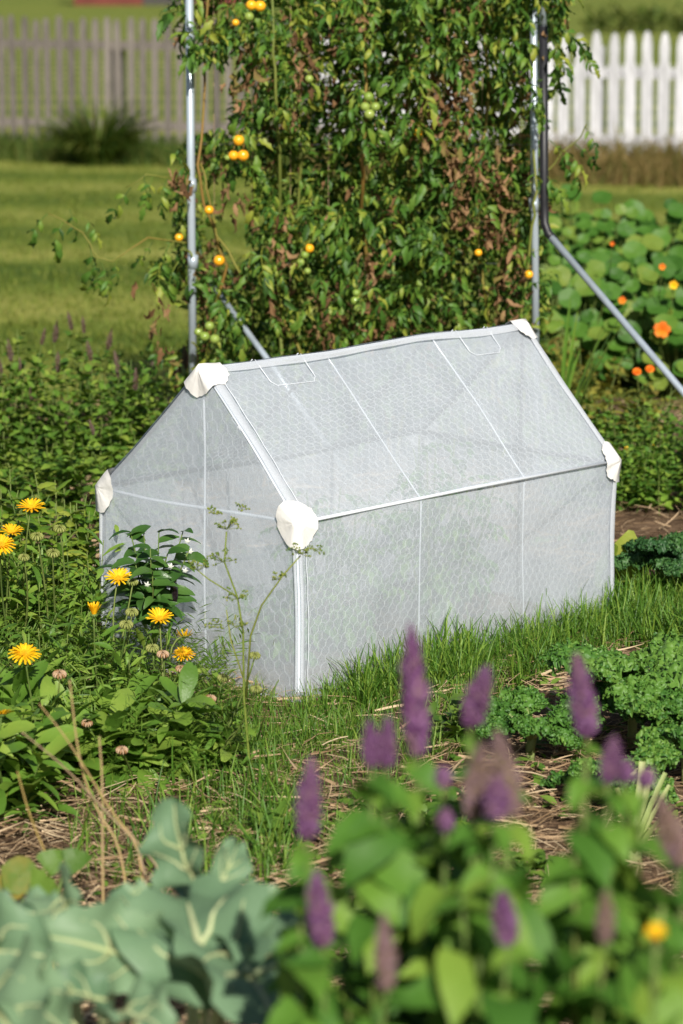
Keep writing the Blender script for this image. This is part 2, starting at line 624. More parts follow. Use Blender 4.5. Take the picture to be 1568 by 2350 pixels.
# ------------------------------------------------------------------ ground
CY = CAM.y
me = mesh_py('lawn', [(-300, -60, 0), (300, -60, 0), (300, 600, 0), (-300, 600, 0)], [(0, 1, 2, 3)], M['lawn'])
add('lawn', me, kind='structure')

nx, ny = 90, 130
X0, X1, Y0, Y1 = -4.5, 4.5, CY - 1.0, CY + 11.2
xs = np.linspace(X0, X1, nx + 1)
ys = np.linspace(Y0, Y1, ny + 1)


def bed_z(x, y):
    e = min(1, (x - X0) / .4, (X1 - x) / .4, (Y1 - y) / .4, (y - Y0) / .4)
    return .004 + max(0, e) * (.012 + .02 * noise.noise(Vector((x * 2.1, y * 2.1, 3))) + .008 * noise.noise(Vector((x * 9, y * 9, 1))))


V = [(x, y, bed_z(x, y)) for y in ys for x in xs]
F = [(j * (nx + 1) + i, j * (nx + 1) + i + 1, (j + 1) * (nx + 1) + i + 1, (j + 1) * (nx + 1) + i) for j in range(ny) for i in range(nx)]
add('garden_bed', mesh_np('garden_bed', V, F, M['soil']), kind='structure')

# ------------------------------------------------------------------ the netting cover and the wire coop it stands on
A_ = 0.7725
LEN, WID, HE, HR, YA = 1.189, .695, .450, .786, .325
ROOT = Vector((0, -.01, -.004))
RZ = math.pi / 2 - A_
cover = empty('garden_cover', ROOT, 'white house-shaped netting cover over a wire coop, in the middle of the bed', 'garden cover', rz=RZ)
coop = empty('wire_coop', ROOT, 'chicken wire coop frame under the white netting cover', 'coop', rz=RZ)
slope_r = math.atan2(HR - HE, YA)
rnd = random.Random(3)


def nrm(seed, x, y, z):
    return noise.noise(Vector((x * 4.2 + seed, y * 4.2, z * 4.2))) * .6 + noise.noise(Vector((x * 11, y * 11 + seed, z * 11))) * .4


def panel(fn, nu, nv, normal, seed, bulge=.009, amp=.009):
    V, F = [], []
    nn = Vector(normal).normalized()
    for i in range(nu + 1):
        for j in range(nv + 1):
            u, v = i / nu, j / nv
            p = fn(u, v)
            e = min(1, 5 * min(u, 1 - u), 5 * min(v, 1 - v))
            V.append(p + nn * (.003 + e * (bulge + amp * nrm(seed, *p))))
    for i in range(nu):
        for j in range(nv):
            a = i * (nv + 1) + j
            F.append((a, a + nv + 1, a + nv + 2, a + 1))
    return V, F


def f_side(y):
    return lambda u, v: Vector((LEN * u, y, HE * v))


def f_roof(y):
    # the ridge line sags a little between its ends
    return lambda u, v: Vector((LEN * u, y + (YA - y) * v, HE + (HR - HE) * v - .010 * v * math.sin(math.pi * u) + .0035 * v ** 8 * math.sin(u * 43)))


def f_gable(x):
    def fn(u, v):
        y = WID * u
        zt = HE + (HR - HE) * (y / YA if y < YA else (WID - y) / (WID - YA))
        return Vector((x, y, zt * v))
    return fn


nr = (0, -(HR - HE), YA)
nl_ = (0, (HR - HE), WID - YA)
for nm, fn, nu, nv, nn, sd_ in (('side_panel', f_side(0), 44, 16, (0, -1, 0), 1), ('side_panel', f_side(WID), 44, 16, (0, 1, 0), 2),
                                ('roof_panel', f_roof(0), 88, 22, nr, 3), ('roof_panel', f_roof(WID), 88, 22, nl_, 4),
                                ('gable_panel', f_gable(0), 28, 26, (-1, 0, 0), 5), ('gable_panel', f_gable(LEN), 28, 26, (1, 0, 0), 6)):
    V, F = panel(fn, nu, nv, nn, sd_)
    add(nm, mesh_np(nm, V, F, M['net']), cover)


# taped seams: strips of doubled cloth along the edges, a little proud of the panels
def strip(name, a, b, w, normal, width, n=30, lift=.012, matl='net2', ww=.002, taper=False):
    a, b, w, nn = Vector(a), Vector(b), Vector(w).normalized(), Vector(normal).normalized()
    V, F = [], []
    for i in range(n + 1):
        t = i / n
        p = a.lerp(b, t)
        wd = width * (1 + .12 * math.sin(t * 9 + a.x * 7))
        for k in range(4):
            s = k / 3
            V.append(p + w * (wd * s) + nn * (lift * (.35 + .65 * math.sin(math.pi * (.15 + .7 * s))) + ww * nrm(8, p.x + k * .01, p.y, p.z)))
    for i in range(n):
        for k in range(3):
            q = i * 4 + k
            F.append((q, q + 4, q + 5, q + 1))
    add(name, mesh_np(name, V, F, M[matl]), cover)


c_fr, c_fl, c_br, c_bl = Vector((0, 0, HE)), Vector((0, WID, HE)), Vector((LEN, 0, HE)), Vector((LEN, WID, HE))
apf, apb = Vector((0, YA, HR)), Vector((LEN, YA, HR))
dz = Vector((0, 0, 1))
ex, ey = Vector((1, 0, 0)), Vector((0, 1, 0))
strip('seam_tape', c_fr, apf, ex, nr, .026)
strip('seam_tape', c_fl, apf, ex, nl_, .030)
strip('seam_tape', c_br, apb, -ex, nr, .022)
strip('seam_tape', c_bl, apb, -ex, nl_, .022)
strip('seam_tape', (0, 0, 0), c_fr, ex, -ey, .012, lift=.010)
strip('seam_tape', (0, 0, 0), c_fr, ey, -ex, .009, lift=.010)
strip('seam_tape', (0, WID, 0), c_fl, -ey, -ex, .010)
strip('seam_tape', (LEN, 0, 0), c_br, -ex, -ey, .018)
strip('ridge_tape', apf, apb, Vector((0, -YA, -(HR - HE))), nr, .020, 60)
strip('ridge_tape', apf, apb, Vector((0, WID - YA, -(HR - HE))), nl_, .020, 60)
strip('hem', (0, 0, 0), (LEN, 0, 0), dz, -ey, .026, 60)
strip('hem', (0, 0, 0), (0, WID, 0), dz, -ex, .022, 40)
strip('hem', (LEN, 0, 0), (LEN, WID, 0), dz, ex, .022, 40)
strip('hem', (0, WID, 0), (LEN, WID, 0), dz, ey, .022, 60)
# zip cords beside the taped front edges
for pts in ([(.031, .004, HE), (.031, YA, HR)], [(.021, 0, .0), (.021, 0, HE - .05)]):
    mb = MB()
    a, b = Vector(pts[0]), Vector(pts[1])
    nn = Vector(nr).normalized() if b.y > .1 else -ey
    mb.tube([a.lerp(b, t / 24) + nn * (.0105 + .001 * math.sin(t * 5)) for t in range(25)], .0010, 5)
    mb.build('zip_cord', M['rod'], cover)
mb = MB()
mb.tube([c_fr + Vector((.04, -.010, .004)), c_fr.lerp(c_br, .5) + Vector((0, -.011, .002)), c_br + Vector((-.04, -.010, .004))], .0042, 7)
mb.build('eave_sleeve', M['rod'], cover)


# cream reinforcing patches wrapped round the corners
def patch(corner, dirs, rad, seed):
    """dirs: edge directions round the corner in order; sectors between neighbours lie in the faces"""
    r0 = random.Random(seed)
    V, F = [], []
    c = Vector(corner)
    n = len(dirs)
    out = Vector((0, 0, 0))
    for d in dirs:
        out -= Vector(d).normalized()
    out.normalize()
    ring, K, NR = [], 11, 6
    tot = n * K
    for i in range(n):
        a, b = Vector(dirs[i]).normalized(), Vector(dirs[(i + 1) % n]).normalized()
        fn = a.cross(b)
        if fn.dot(out) < 0:
            fn = -fn
        fn.normalize()
        for k in range(K):
            t = k / K
            an = a.angle(b)
            d = (a * math.sin((1 - t) * an) + b * math.sin(t * an)) / math.sin(an)
            ring.append((d, fn, k))
    V.append(c + out * .016)
    for j in range(1, NR + 1):
        s = j / NR
        for q, (d, fn, k) in enumerate(ring):
            pfn = ring[q - 1][1]
            th = 2 * math.pi * q / tot
            rr = rad * s * (1 + .05 * math.sin(3 * th + seed) + .025 * math.sin(7 * th + 2 * seed) + .02 * math.sin(15 * th))
            pk = .009 * s * math.sin(4 * th + seed * 1.7) * math.sin(math.pi * s * .8)
            ed = (fn + pfn).normalized() * 1.08 if k == 0 else fn
            V.append(c + d * rr + ed * (.0135 + pk * .35 + .001 * math.sin(q * 2.3 + seed)))
    for q in range(tot):
        F.append((0, 1 + q, 1 + (q + 1) % tot))
    for j in range(NR - 1):
        for q in range(tot):
            a = 1 + j * tot
            F.append((a + q, a + tot + q, a + tot + (q + 1) % tot, a + (q + 1) % tot))
    m = mesh_py('corner_patch', V, F, M['patch'], True)
    add('corner_patch', m, cover)


up_r, up_l = apf - c_fr, apf - c_fl
patch(c_fr, (-dz, ex, up_r), .058, 1)
patch(c_fl, (-dz, ex, up_l), .060, 2)
patch(c_br, (-dz, -ex, up_r), .056, 3)
patch(c_bl, (-dz, -ex, up_l), .052, 4)
patch(apf, (-up_r, ex, -up_l), .064, 5)
patch(apb, (-up_r, -ex, -up_l), .056, 6)


# chicken wire: one woven sheet to each face of the coop
def hexwire(name, fn, inside, w, h, normal, seed, hw=.0140, vt=.0115, dg=.0085):
    r0 = random.Random(seed)
    V, F = [], []
    nn = Vector(normal).normalized() * -.004
    r = .00045 if hw < .015 else .00065
    nodes = {}

    def node(k, x, y):
        if k not in nodes:
            nodes[k] = (x + r0.uniform(-.002, .002), y + r0.uniform(-.002, .002))
        return nodes[k]

    def edge(a, b, rr):
        if not (inside(*a) and inside(*b)):
            return
        p, q = fn(*a) + nn, fn(*b) + nn
        t = (q - p).normalized()
        u = t.cross(nn).normalized() * rr
        v = t.cross(u).normalized() * rr
        n = len(V)
        for c in (p, q):
            V.extend([c + u, c - u * .5 + v * .87, c - u * .5 - v * .87])
        F.extend([(n, n + 1, n + 4, n + 3), (n + 1, n + 2, n + 5, n + 4), (n + 2, n, n + 3, n + 5)])
    rows = int(h / (vt + dg)) + 2
    cols = int(w / (2 * hw)) + 2
    for rr in range(-1, rows):
        for c in range(-1, cols):
            x = c * 2 * hw + (rr % 2) * hw
            y = rr * (vt + dg)
            a = node((rr, c, 0), x, y)
            b = node((rr, c, 1), x, y + vt)
            edge(a, b, r * 1.25)
            c2 = c if rr % 2 == 0 else c + 1
            l = node((rr + 1, c2 - 1 if rr % 2 == 0 else c, 0), x - hw, y + vt + dg)
            q = node((rr + 1, c if rr % 2 == 0 else c + 1, 0), x + hw, y + vt + dg)
            edge(b, l, r)
            edge(b, q, r)
    add(name, mesh_np(name, V, F, M['wire'], False), coop)


slr, sll = (apf - c_fr).length, (apf - c_fl).length
inr = lambda w, h: (lambda x, y: -1e-6 <= x <= w and 0 <= y <= h)
hexwire('wire_panel', lambda x, y: Vector((x, 0, y)), inr(LEN, HE), LEN, HE, (0, -1, 0), 1)
hexwire('wire_panel', lambda x, y: Vector((x, WID, y)), inr(LEN, HE), LEN, HE, (0, 1, 0), 2)
hexwire('wire_panel', lambda x, y: Vector((x, YA * y / slr, HE + (HR - HE) * y / slr)), inr(LEN, slr - .03), LEN, slr, nr, 3)
hexwire('wire_panel', lambda x, y: Vector((x, WID - (WID - YA) * y / sll, HE + (HR - HE) * y / sll)), inr(LEN, sll - .03), LEN, sll, nl_, 4)
ing = lambda x, y: 0 <= x <= WID and 0 <= y <= HE + (HR - HE) * (x / YA if x < YA else (WID - x) / (WID - YA))
hexwire('wire_panel', lambda x, y: Vector((0, x, y)), ing, WID, HR, (-1, 0, 0), 5, .0175, .017, .012)
hexwire('wire_panel', lambda x, y: Vector((LEN, x, y)), ing, WID, HR, (1, 0, 0), 6)


def rod(a, b, r=.0032, name='frame_rod'):
    a, b = Vector(a), Vector(b)
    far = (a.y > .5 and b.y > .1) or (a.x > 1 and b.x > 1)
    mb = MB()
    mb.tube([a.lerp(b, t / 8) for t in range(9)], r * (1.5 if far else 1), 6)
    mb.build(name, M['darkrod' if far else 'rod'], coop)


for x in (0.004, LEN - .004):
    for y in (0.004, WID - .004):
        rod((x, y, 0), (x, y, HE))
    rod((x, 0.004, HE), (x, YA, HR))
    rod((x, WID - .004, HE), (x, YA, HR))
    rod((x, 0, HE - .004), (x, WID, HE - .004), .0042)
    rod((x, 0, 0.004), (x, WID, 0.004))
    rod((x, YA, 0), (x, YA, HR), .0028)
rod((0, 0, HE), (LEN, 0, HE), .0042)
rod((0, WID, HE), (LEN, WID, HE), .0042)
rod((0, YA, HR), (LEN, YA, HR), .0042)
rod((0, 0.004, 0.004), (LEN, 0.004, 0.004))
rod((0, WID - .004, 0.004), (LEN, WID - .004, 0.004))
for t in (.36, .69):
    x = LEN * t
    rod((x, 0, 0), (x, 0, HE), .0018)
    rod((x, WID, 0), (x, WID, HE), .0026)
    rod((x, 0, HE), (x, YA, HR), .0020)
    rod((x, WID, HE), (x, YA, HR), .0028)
# wire hoops folded over the ridge
for t0, t1 in ((.15, .28), (.77, .87)):
    for yy, hh in ((0, slr), (WID, sll)):
        for_pt = lambda t, s: Vector((LEN * t, yy + (YA - yy) * (1 - s), HE + (HR - HE) * (1 - s) + .004))
        mb = MB()
        q = [for_pt(t0, 0) , for_pt(t0, .06), for_pt(t0, .15), for_pt(t0 + .012, .18), for_pt(t1 - .012, .18), for_pt(t1, .15), for_pt(t1, .06), for_pt(t1, 0)]
        nn = Vector(nr).normalized() if yy == 0 else Vector(nl_).normalized()
        mb.tube([p + nn * .006 for p in q], .0011, 6)
        mb.build('ridge_hoop', M['rod'], coop)

# the cloth and frame are hand-stretched: a slow unevenness runs through both alike
for root_ in (cover, coop):
    for ch in root_.children:
        n_ = len(ch.data.vertices)
        co = np.empty(n_ * 3, np.float32)
        ch.data.vertices.foreach_get('co', co)
        co = co.reshape(-1, 3)
        for k in range(n_):
            x, y, z = (float(q) for q in co[k])
            w_ = noise.noise_vector(Vector((x * 2.6, y * 2.6, z * 2.6))) * .009 + noise.noise_vector(Vector((x * 7, y * 7, z * 7 + 4))) * .0028
            co[k] += (w_.x, w_.y, w_.z * min(1, z / .1))
        ch.data.vertices.foreach_set('co', co.ravel())
        ch.data.update()

# ------------------------------------------------------------------ plant helpers
def variants(fn, n, name, material, seed=1):
    out = []
    for k in range(n):
        r0 = random.Random(seed * 100 + k)
        v, f = fn(r0)
        out.append(mesh_np(name, v, f, material))
    return out


def curve_pts(a, b, bend, n=6):
    a, b = Vector(a), Vector(b)
    m = (a + b) / 2 + Vector(bend)
    return [a * (1 - t) ** 2 + m * 2 * t * (1 - t) + b * t * t for t in [i / n for i in range(n + 1)]]


def path_at(pts, t):
    k = min(int(t * (len(pts) - 1)), len(pts) - 2)
    f = t * (len(pts) - 1) - k
    return pts[k].lerp(pts[k + 1], f), (pts[k + 1] - pts[k]).normalized()


def stem_plant(root, stems, leafm, stemm, nleaf, size, rnd, t0=.15, el=(-.1, .6), r=.003, opposite=True, maxleaf=290, extra=0, extra_t=None,
               leaf_name='leaf', stem_name='stem', taper=(1.0, .55), roll=.4, face=None, bend=.25):
    """stems: list of (base, tip) in world; leaves in pairs up each stem; returns the stem paths"""
    loc = root.location
    mb = MB()
    paths, spots = [], []
    for (b, tp) in stems:
        b, tp = Vector(b) - loc, Vector(tp) - loc
        h = (tp - b).length
        out = Vector((tp.x - b.x, tp.y - b.y, 0))
        pts = curve_pts(b, tp, -out * bend + Vector((rnd.uniform(-.04, .04), rnd.uniform(-.04, .04), h * .04)), 6)
        mb.tube(pts, [r * (1 - .55 * i / 6) for i in range(7)], 5)
        paths.append(pts)
        ph = rnd.uniform(0, 6)
        k = 0
        for q in range(nleaf):
            t = t0 + (1 - t0) * (q + rnd.uniform(0, .6)) / nleaf
            p, d = path_at(pts, min(t, .999))
            for s in ((0, 1) if opposite else (0,)):
                az = ph + q * (1.57 if opposite else 2.4) + s * math.pi + rnd.uniform(-.3, .3)
                e = rnd.uniform(*el) + .3 * t
                dv = Vector((math.cos(az) * math.cos(e), math.sin(az) * math.cos(e), math.sin(e)))
                if face is not None:
                    dv = (dv + Vector(face) * rnd.uniform(.1, .7)).normalized()
                sc = rnd.uniform(*size) * (taper[0] + (taper[1] - taper[0]) * t)
                spots.append((p, dv, sc))
    mb.build(stem_name, stemm, root)
    rnd.shuffle(spots)
    for p, dv, sc in spots[:maxleaf]:
        add(leaf_name, rnd.choice(leafm), root, mat_from(p, dv, roll=rnd.uniform(-roll, roll), sc=sc))
    rest = spots[maxleaf:]
    if extra:
        for k in range(extra):
            p, dv, sc = rnd.choice(spots)
            q = p + Vector((rnd.uniform(-.04, .04), rnd.uniform(-.04, .04), rnd.uniform(-.05, .03)))
            a = rnd.uniform(0, 6.28)
            e = rnd.uniform(-.3, .8)
            rest.append((q, Vector((math.cos(a) * math.cos(e), math.sin(a) * math.cos(e), math.sin(e))), sc * rnd.uniform(.5, .9)))
    if rest and extra_t:
        scatter('foliage', extra_t[0], [(rnd.randrange(len(extra_t[0])), mat_from(p, d, roll=rnd.uniform(-.7, .7), sc=sc)) for p, d, sc in rest], extra_t[1], root)
    return paths


def fan(loc, n, rad, h, rnd, hv=.25, r0=.03, lean=(0, 0)):
    out = []
    for k in range(n):
        a = 2 * math.pi * (k + rnd.random() * .8) / n
        q = rad * math.sqrt(rnd.uniform(.05, 1))
        b = Vector((loc[0] + math.cos(a) * q * r0 / max(rad, .01) * 2, loc[1] + math.sin(a) * q * r0 / max(rad, .01) * 2, .01))
        out.append((b, Vector((loc[0] + math.cos(a) * q + lean[0], loc[1] + math.sin(a) * q + lean[1], h * rnd.uniform(1 - hv, 1)))))
    return out


# ------------------------------------------------------------------ fences
FLA, FLB = G(0, 330), G(390, 342)
FRA, FRB = G(1250, 366), G(1568, 375)


def line_y(a, b, x):
    return a.y + (b.y - a.y) * (x - a.x) / (b.x - a.x)


def fence_y(x):
    return line_y(FLA, FLB, x) if x < -.1 else line_y(FRA, FRB, x)


def picket_mesh(name, outline, th, matl):
    """outline: (half width, height) from the bottom up"""
    V = []
    n = len(outline)
    for y in (-th / 2, th / 2):
        for w, z in outline:
            V.append((-w, y, z))
        for w, z in reversed(outline):
            V.append((w, y, z))
    m = 2 * n
    F = []
    for i in range(n - 1):
        F.append((i, i + 1, m - 2 - i, m - 1 - i)[::-1])
        F.append((m + i, m + i + 1, m + m - 2 - i, m + m - 1 - i))
    for i in range(m):
        j = (i + 1) % m
        F.append((i, j, m + j, m + i))
    return mesh_py(name, V, F, matl)


def fence(name, label, line, x0, x1, step, outline, th, matl, post_at, rails, railm, seed, jit):
    r0 = random.Random(seed)
    FD = Vector((line[1].x - line[0].x, line[1].y - line[0].y, 0)).normalized()
    root = empty(name, (x0, line_y(*line, x0), 0), label, 'fence', rz=math.atan2(FD.y, FD.x))
    me = picket_mesh('picket', outline, th, matl)
    ln = (x1 - x0) / FD.x
    n = int(ln / step)
    for k in range(n):
        Mx = Matrix.Translation((k * step + r0.uniform(-.006, .006), 0, .03 + r0.uniform(-jit, jit))) @ Matrix.Rotation(r0.uniform(-.012, .012), 4, 'Y') @ Matrix.Scale(r0.uniform(.985, 1.015), 4, (0, 0, 1))
        add('picket', me, root, Mx)
    for z, hh in rails:
        mb = MB()
        mb.box((ln / 2, th / 2 + .024, z), (ln, .042, hh))
        mb.build('rail', railm, root, smooth=False)
    for xp in post_at:
        xl = (xp - x0) / FD.x
        if 0 < xl < ln:
            mb = MB()
            mb.box((xl, th / 2 + .045 + .052, .52), (.1, .1, 1.04))
            mb.build('post', M['darkwood'] if matl is M['weathered'] else matl, root, smooth=False)
    return root


wo = [(.036, 0), (.036, 1.16), (.026, 1.21), (.008, 1.24)]
fence('picket_fence', 'weathered grey picket fence behind the lawn at the left', (FLA, FLB), -8.0, -.10, .136, wo, .02, M['weathered'],
      [-6.6, -4.4, -2.15, -.2], [(1.0, .085), (.22, .085)], M['weathered'], 4, .014)
go = [(.054, 0), (.054, .74), (.068, .78), (.068, .80), (.042, .87), (.044, .94), (.046, .99), (.038, 1.06), (.024, 1.11), (.008, 1.13)]
fence('picket_fence', 'white painted picket fence with shaped tops at the upper right', (FRA, FRB), -.05, 8.0, .160, go, .022, M['whitepaint'],
      [.3, 2.42, 4.6, 6.8], [(.80, .09), (.2, .09)], M['whitepaint'], 5, .01)

# far field: a red barn and leaves standing in for a tree's shadow
barn = empty('barn', (-8.6, CY + 142, 0), 'dark red barn far off at the top edge', 'building')
mb = MB(); mb.box((0, 0, 2.2), (9, 7, 4.4)); mb.build('wall', M['barn'], barn, smooth=False)
mb = MB(); mb.put([(-4.8, -3.8, 4.3), (4.8, -3.8, 4.3), (4.8, 0, 7.2), (-4.8, 0, 7.2), (-4.8, 3.8, 4.3), (4.8, 3.8, 4.3)], [(0, 1, 2, 3), (3, 2, 5, 4), (0, 3, 4), (1, 5, 2), (0, 4, 5, 1)])
mb.build('roof', M['roofing'], barn, smooth=False)
for xx, ww in ((-2.4, 1.2), (2.6, 1.2)):
    mb = MB(); mb.box((xx, -3.53, 2.4), (ww, .06, 1.2)); mb.build('window', M['darkwood'], barn, smooth=False)
mb = MB(); mb.box((.2, -3.54, 1.4), (2.6, .08, 2.8)); mb.build('door', M['darkwood'], barn, smooth=False)
hd = empty('shadow_strip', (11.5, CY + 78, 0), 'dark leafy strip standing in for a tree shadow far out in the field at the upper right', 'shadow stand-in')  # added dark foliage in place of the shadow of an unseen tree
r0 = random.Random(8)
lt = [blade(.5, pr_ovate, 3, 1, .2, .3, .5, 0, r0) for _ in range(3)]
ms = []
for k in range(1500):
    ms.append((k % 3, mat_from((r0.uniform(-4.6, 5), r0.gauss(0, .35), max(.02, r0.uniform(0, .62) + .1 * math.sin(k))), (r0.uniform(-1, 1), r0.uniform(-1, .5), r0.uniform(-.3, 1)), sc=r0.uniform(.15, .3))))
scatter('foliage', lt, ms, M['tallgrass'], hd)
mb = MB()
for k in range(12):
    mb.tube([(-4.4 + .8 * k, 0, 0), (-4.3 + .8 * k, .05, .4)], [.03, .015], 5)
mb.build('stem', M['darkwood'], hd)


# ------------------------------------------------------------------ lawn blades, rough grass at the fence
def grass_t(rnd, n=1, w=.04, seg=3, droop=(.3, 1.4)):
    return blade(w, lambda t: (1 - t) ** .55 + .02, seg, 1, .5, 1.57 - .1, rnd.uniform(*droop), 0, rnd, twist=rnd.uniform(-.8, .8))


r0 = random.Random(11)


def lawn_t(rnd):
    # a tuft of blades with two quads each
    parts = []
    for k in range(6):
        b = blade(.14, lambda t: 1.02 - t, 2, 1, 0, 1.4, rnd.uniform(.5, 1.5), 0, rnd)
        # drop the middle column: cheap flat blade
        v = b[0].reshape(3, 3, 3)[:, [0, 2], :].reshape(-1, 3)
        f = np.array([(0, 2, 3, 1), (2, 4, 5, 3)])
        parts.append(xf((v, f), Matrix.Translation((rnd.uniform(-.9, .9), rnd.uniform(-.9, .9), 0)) @ Matrix.Rotation(rnd.uniform(0, 6.3), 4, 'Z') @ Matrix.Scale(rnd.uniform(.7, 1.2), 4)))
    return join_parts(parts)


lts = [lawn_t(r0) for _ in range(6)]
ms = []
for k in range(12000):
    d = 10.8 + 15.0 * r0.random() ** 1.2
    x = r0.uniform(-.17, .155) * d
    ms.append((r0.randrange(6), Matrix.Translation((x, CY + d, 0)) @ Matrix.Rotation(r0.uniform(0, 6.3), 4, 'Z') @ Matrix.Scale(r0.uniform(.03, .055), 4)))
o = scatter('lawn_grass', lts, ms, M['lawngrass'])
o['label'] = 'mown yellow-green lawn grass between the beds and the fences'
o['category'] = 'grass'

gts = [grass_t(r0, w=.05) for _ in range(6)]
ms = []
for k in range(9000):
    x = r0.uniform(-7, -.2)
    y = fence_y(x) - r0.uniform(.3, 2.6)
    h = .15 + .08 * noise.noise(Vector((x * 1.5, y * 1.5, 0))) + r0.uniform(-.05, .12)
    ms.append((r0.randrange(6), mat_from((x, y, 0), (r0.uniform(-1, 1), r0.uniform(-1, 1), 0), sc=h)))
o = scatter('rough_grass', gts, ms, M['tallgrass'])
o['label'] = 'dark uncut grass along the foot of the grey fence'
o['category'] = 'grass'
ms = []
for k in range(9000):
    x = r0.uniform(-.2, 7)
    y = fence_y(x) - r0.uniform(.1, 3.2)
    h = .20 + .15 * noise.noise(Vector((x * 1.5, y * 1.5, 0))) + r0.uniform(-.08, .16)
    ms.append((r0.randrange(6), mat_from((x, y, 0), (r0.uniform(-1, 1), r0.uniform(-1, 1), 0), sc=h)))
o = scatter('dry_grass', gts, ms, M['drygrass'])
o['label'] = 'brown dry grass along the foot of the white fence'
o['category'] = 'grass'
b0 = GX(238, 25.0)
clump = empty('grass_clump', b0, 'tall arching grass clump in front of the grey fence', 'grass clump')
ms = []
for k in range(700):
    a = r0.uniform(0, 6.28)
    q = r0.uniform(0, .16)
    ms.append((r0.randrange(6), mat_from((math.cos(a) * q, math.sin(a) * q, 0), (math.cos(a), math.sin(a), r0.uniform(-.25, .2)), sc=r0.uniform(.35, .72))))
scatter('grass_blades', [grass_t(r0, w=.04, seg=4, droop=(.6, 1.9)) for _ in range(6)], ms, M['tallgrass'], clump)

# ------------------------------------------------------------------ pipe trellis
TD = 9.3
tr = empty('pipe_trellis', GX(840, TD), 'galvanised pipe trellis carrying the tomato vines', 'trellis')


def pipe(name, pts, r, matl, parent=tr):
    mb = MB()
    mb.tube([Vector(p) - parent.location for p in pts], r, 12)
    return mb.build(name, matl, parent)


lp = GX(446, TD - .15)
rp = GX(1231, TD - .17)
lt_, rt_ = P(432, -300, TD - .15), P(1223, -300, TD - .17)
pipe('post', [lp, lt_], .0135, M['galv'])
pipe('post', [rp, rt_], .0125, M['galv'])
pipe('top_rail', [lt_, rt_], .0135, M['galv'])
b_top = P(1247, -300, TD - .2)
pipe('elbow_pipe', [P(1247, 60, TD - .2), P(1249, 470, TD - .2), P(1250, 512, TD - .2), P(1258, 535, TD - .22), P(1276, 556, TD - .23)], .0145, M['blackpipe'])
pipe('upper_pipe', [b_top, P(1247, 70, TD - .2)], .0125, M['galv'])
pipe('leg', [P(1266, 545, TD - .23), P(1568, 900, 8.75), P(1700, 1058, 8.6), P(1800, 1170, 8.55)], .0115, M['galv'])
pipe('brace', [P(478, 640, TD), P(612, 822, 8.95), P(790, 1080, 8.9)], .0105, M['galv'])
for (px, py) in ((440, 425), (443, 600), (1226, 470)):
    c = P(px, py, TD - (.15 if px < 900 else .17))
    pipe('coupling', [c - Vector((0, 0, .022)), c + Vector((0, 0, .022))], .0175, M['galv'])
for z_ in (.35, .75, 1.15, 1.55, 1.95):
    zz = Vector((0, 0, z_))
    pipe('cross_wire', [Vector((lp.x, lp.y + .2, z_)), Vector((rp.x, rp.y + .2, z_))], .0009, M['darkrod'])
for k in range(9):
    x = lp.x + (rp.x - lp.x) * (k + .5) / 9
    pipe('string', [(x, lp.y + .18, .02), (x + .01, lp.y + .18, rt_.z)], .0009, M['straw'])


# ------------------------------------------------------------------ tomato vines
def in_poly(x, y, poly):
    c = False
    j = len(poly) - 1
    for i in range(len(poly)):
        xi, yi = poly[i]
        xj, yj = poly[j]
        if (yi > y) != (yj > y) and x < (xj - xi) * (y - yi) / (yj - yi) + xi:
            c = not c
        j = i
    return c


TP = [(400, -260), (1320, -260), (1300, 70), (1255, 160), (1245, 420), (1240, 1000), (460, 1000), (380, 830), (430, 760), (385, 650), (355, 600),
      (420, 520), (400, 400), (445, 300), (560, 285), (570, 140), (440, 130), (385, 60)]
HOLES = [[(478, 395), (565, 400), (590, 520), (560, 590), (600, 660), (545, 640), (500, 560)], [(440, 150), (560, 150), (555, 270), (450, 280)],
         [(385, 660), (425, 650), (425, 760), (395, 760)]]
tleaf = variants(tomato_leaf, 9, 'leaf', M['tomleaf'], 2)
dead_t = [crumpled(random.Random(k)) for k in range(14)]
leaflet_t = [blade(.42, pr_lobed, 4, 1, .5, .1, random.Random(k).uniform(.4, 2.2), .02, random.Random(k), twist=random.Random(k + 9).uniform(-1.2, 1.2)) for k in range(6)]
TL = ['tomato vine with ripe orange fruit climbing the left pipe post', 'tomato vine left of the trellis middle, a yellow stem up its front',
      'tomato vine right of the trellis middle with green fruit on a pale stem', 'browning tomato vine beside the right pipe post']
TX = [(-999, 590, 455), (590, 800, 690), (800, 1010, 900), (1010, 9999, 1130)]
tom = [empty('tomato_plant', GX(TX[k][2], TD), TL[k], 'tomato plant', 'tomato vines on the pipe trellis') for k in range(4)]
rt0 = random.Random(21)
tmp = [[] for _ in range(4)]
tstuff = [[] for _ in range(4)]
tdead = [[] for _ in range(4)]


def plant_of(px):
    for k, (a, b, c) in enumerate(TX):
        if a <= px < b:
            return k


def tom_ok(px, py):
    px, py = px + 55 * noise.noise(Vector((py / 45, px / 160, 3.3))), py + 40 * noise.noise(Vector((px / 50, py / 90, 8.1)))
    return in_poly(px, py, TP) and not any(in_poly(px, py, h) for h in HOLES)


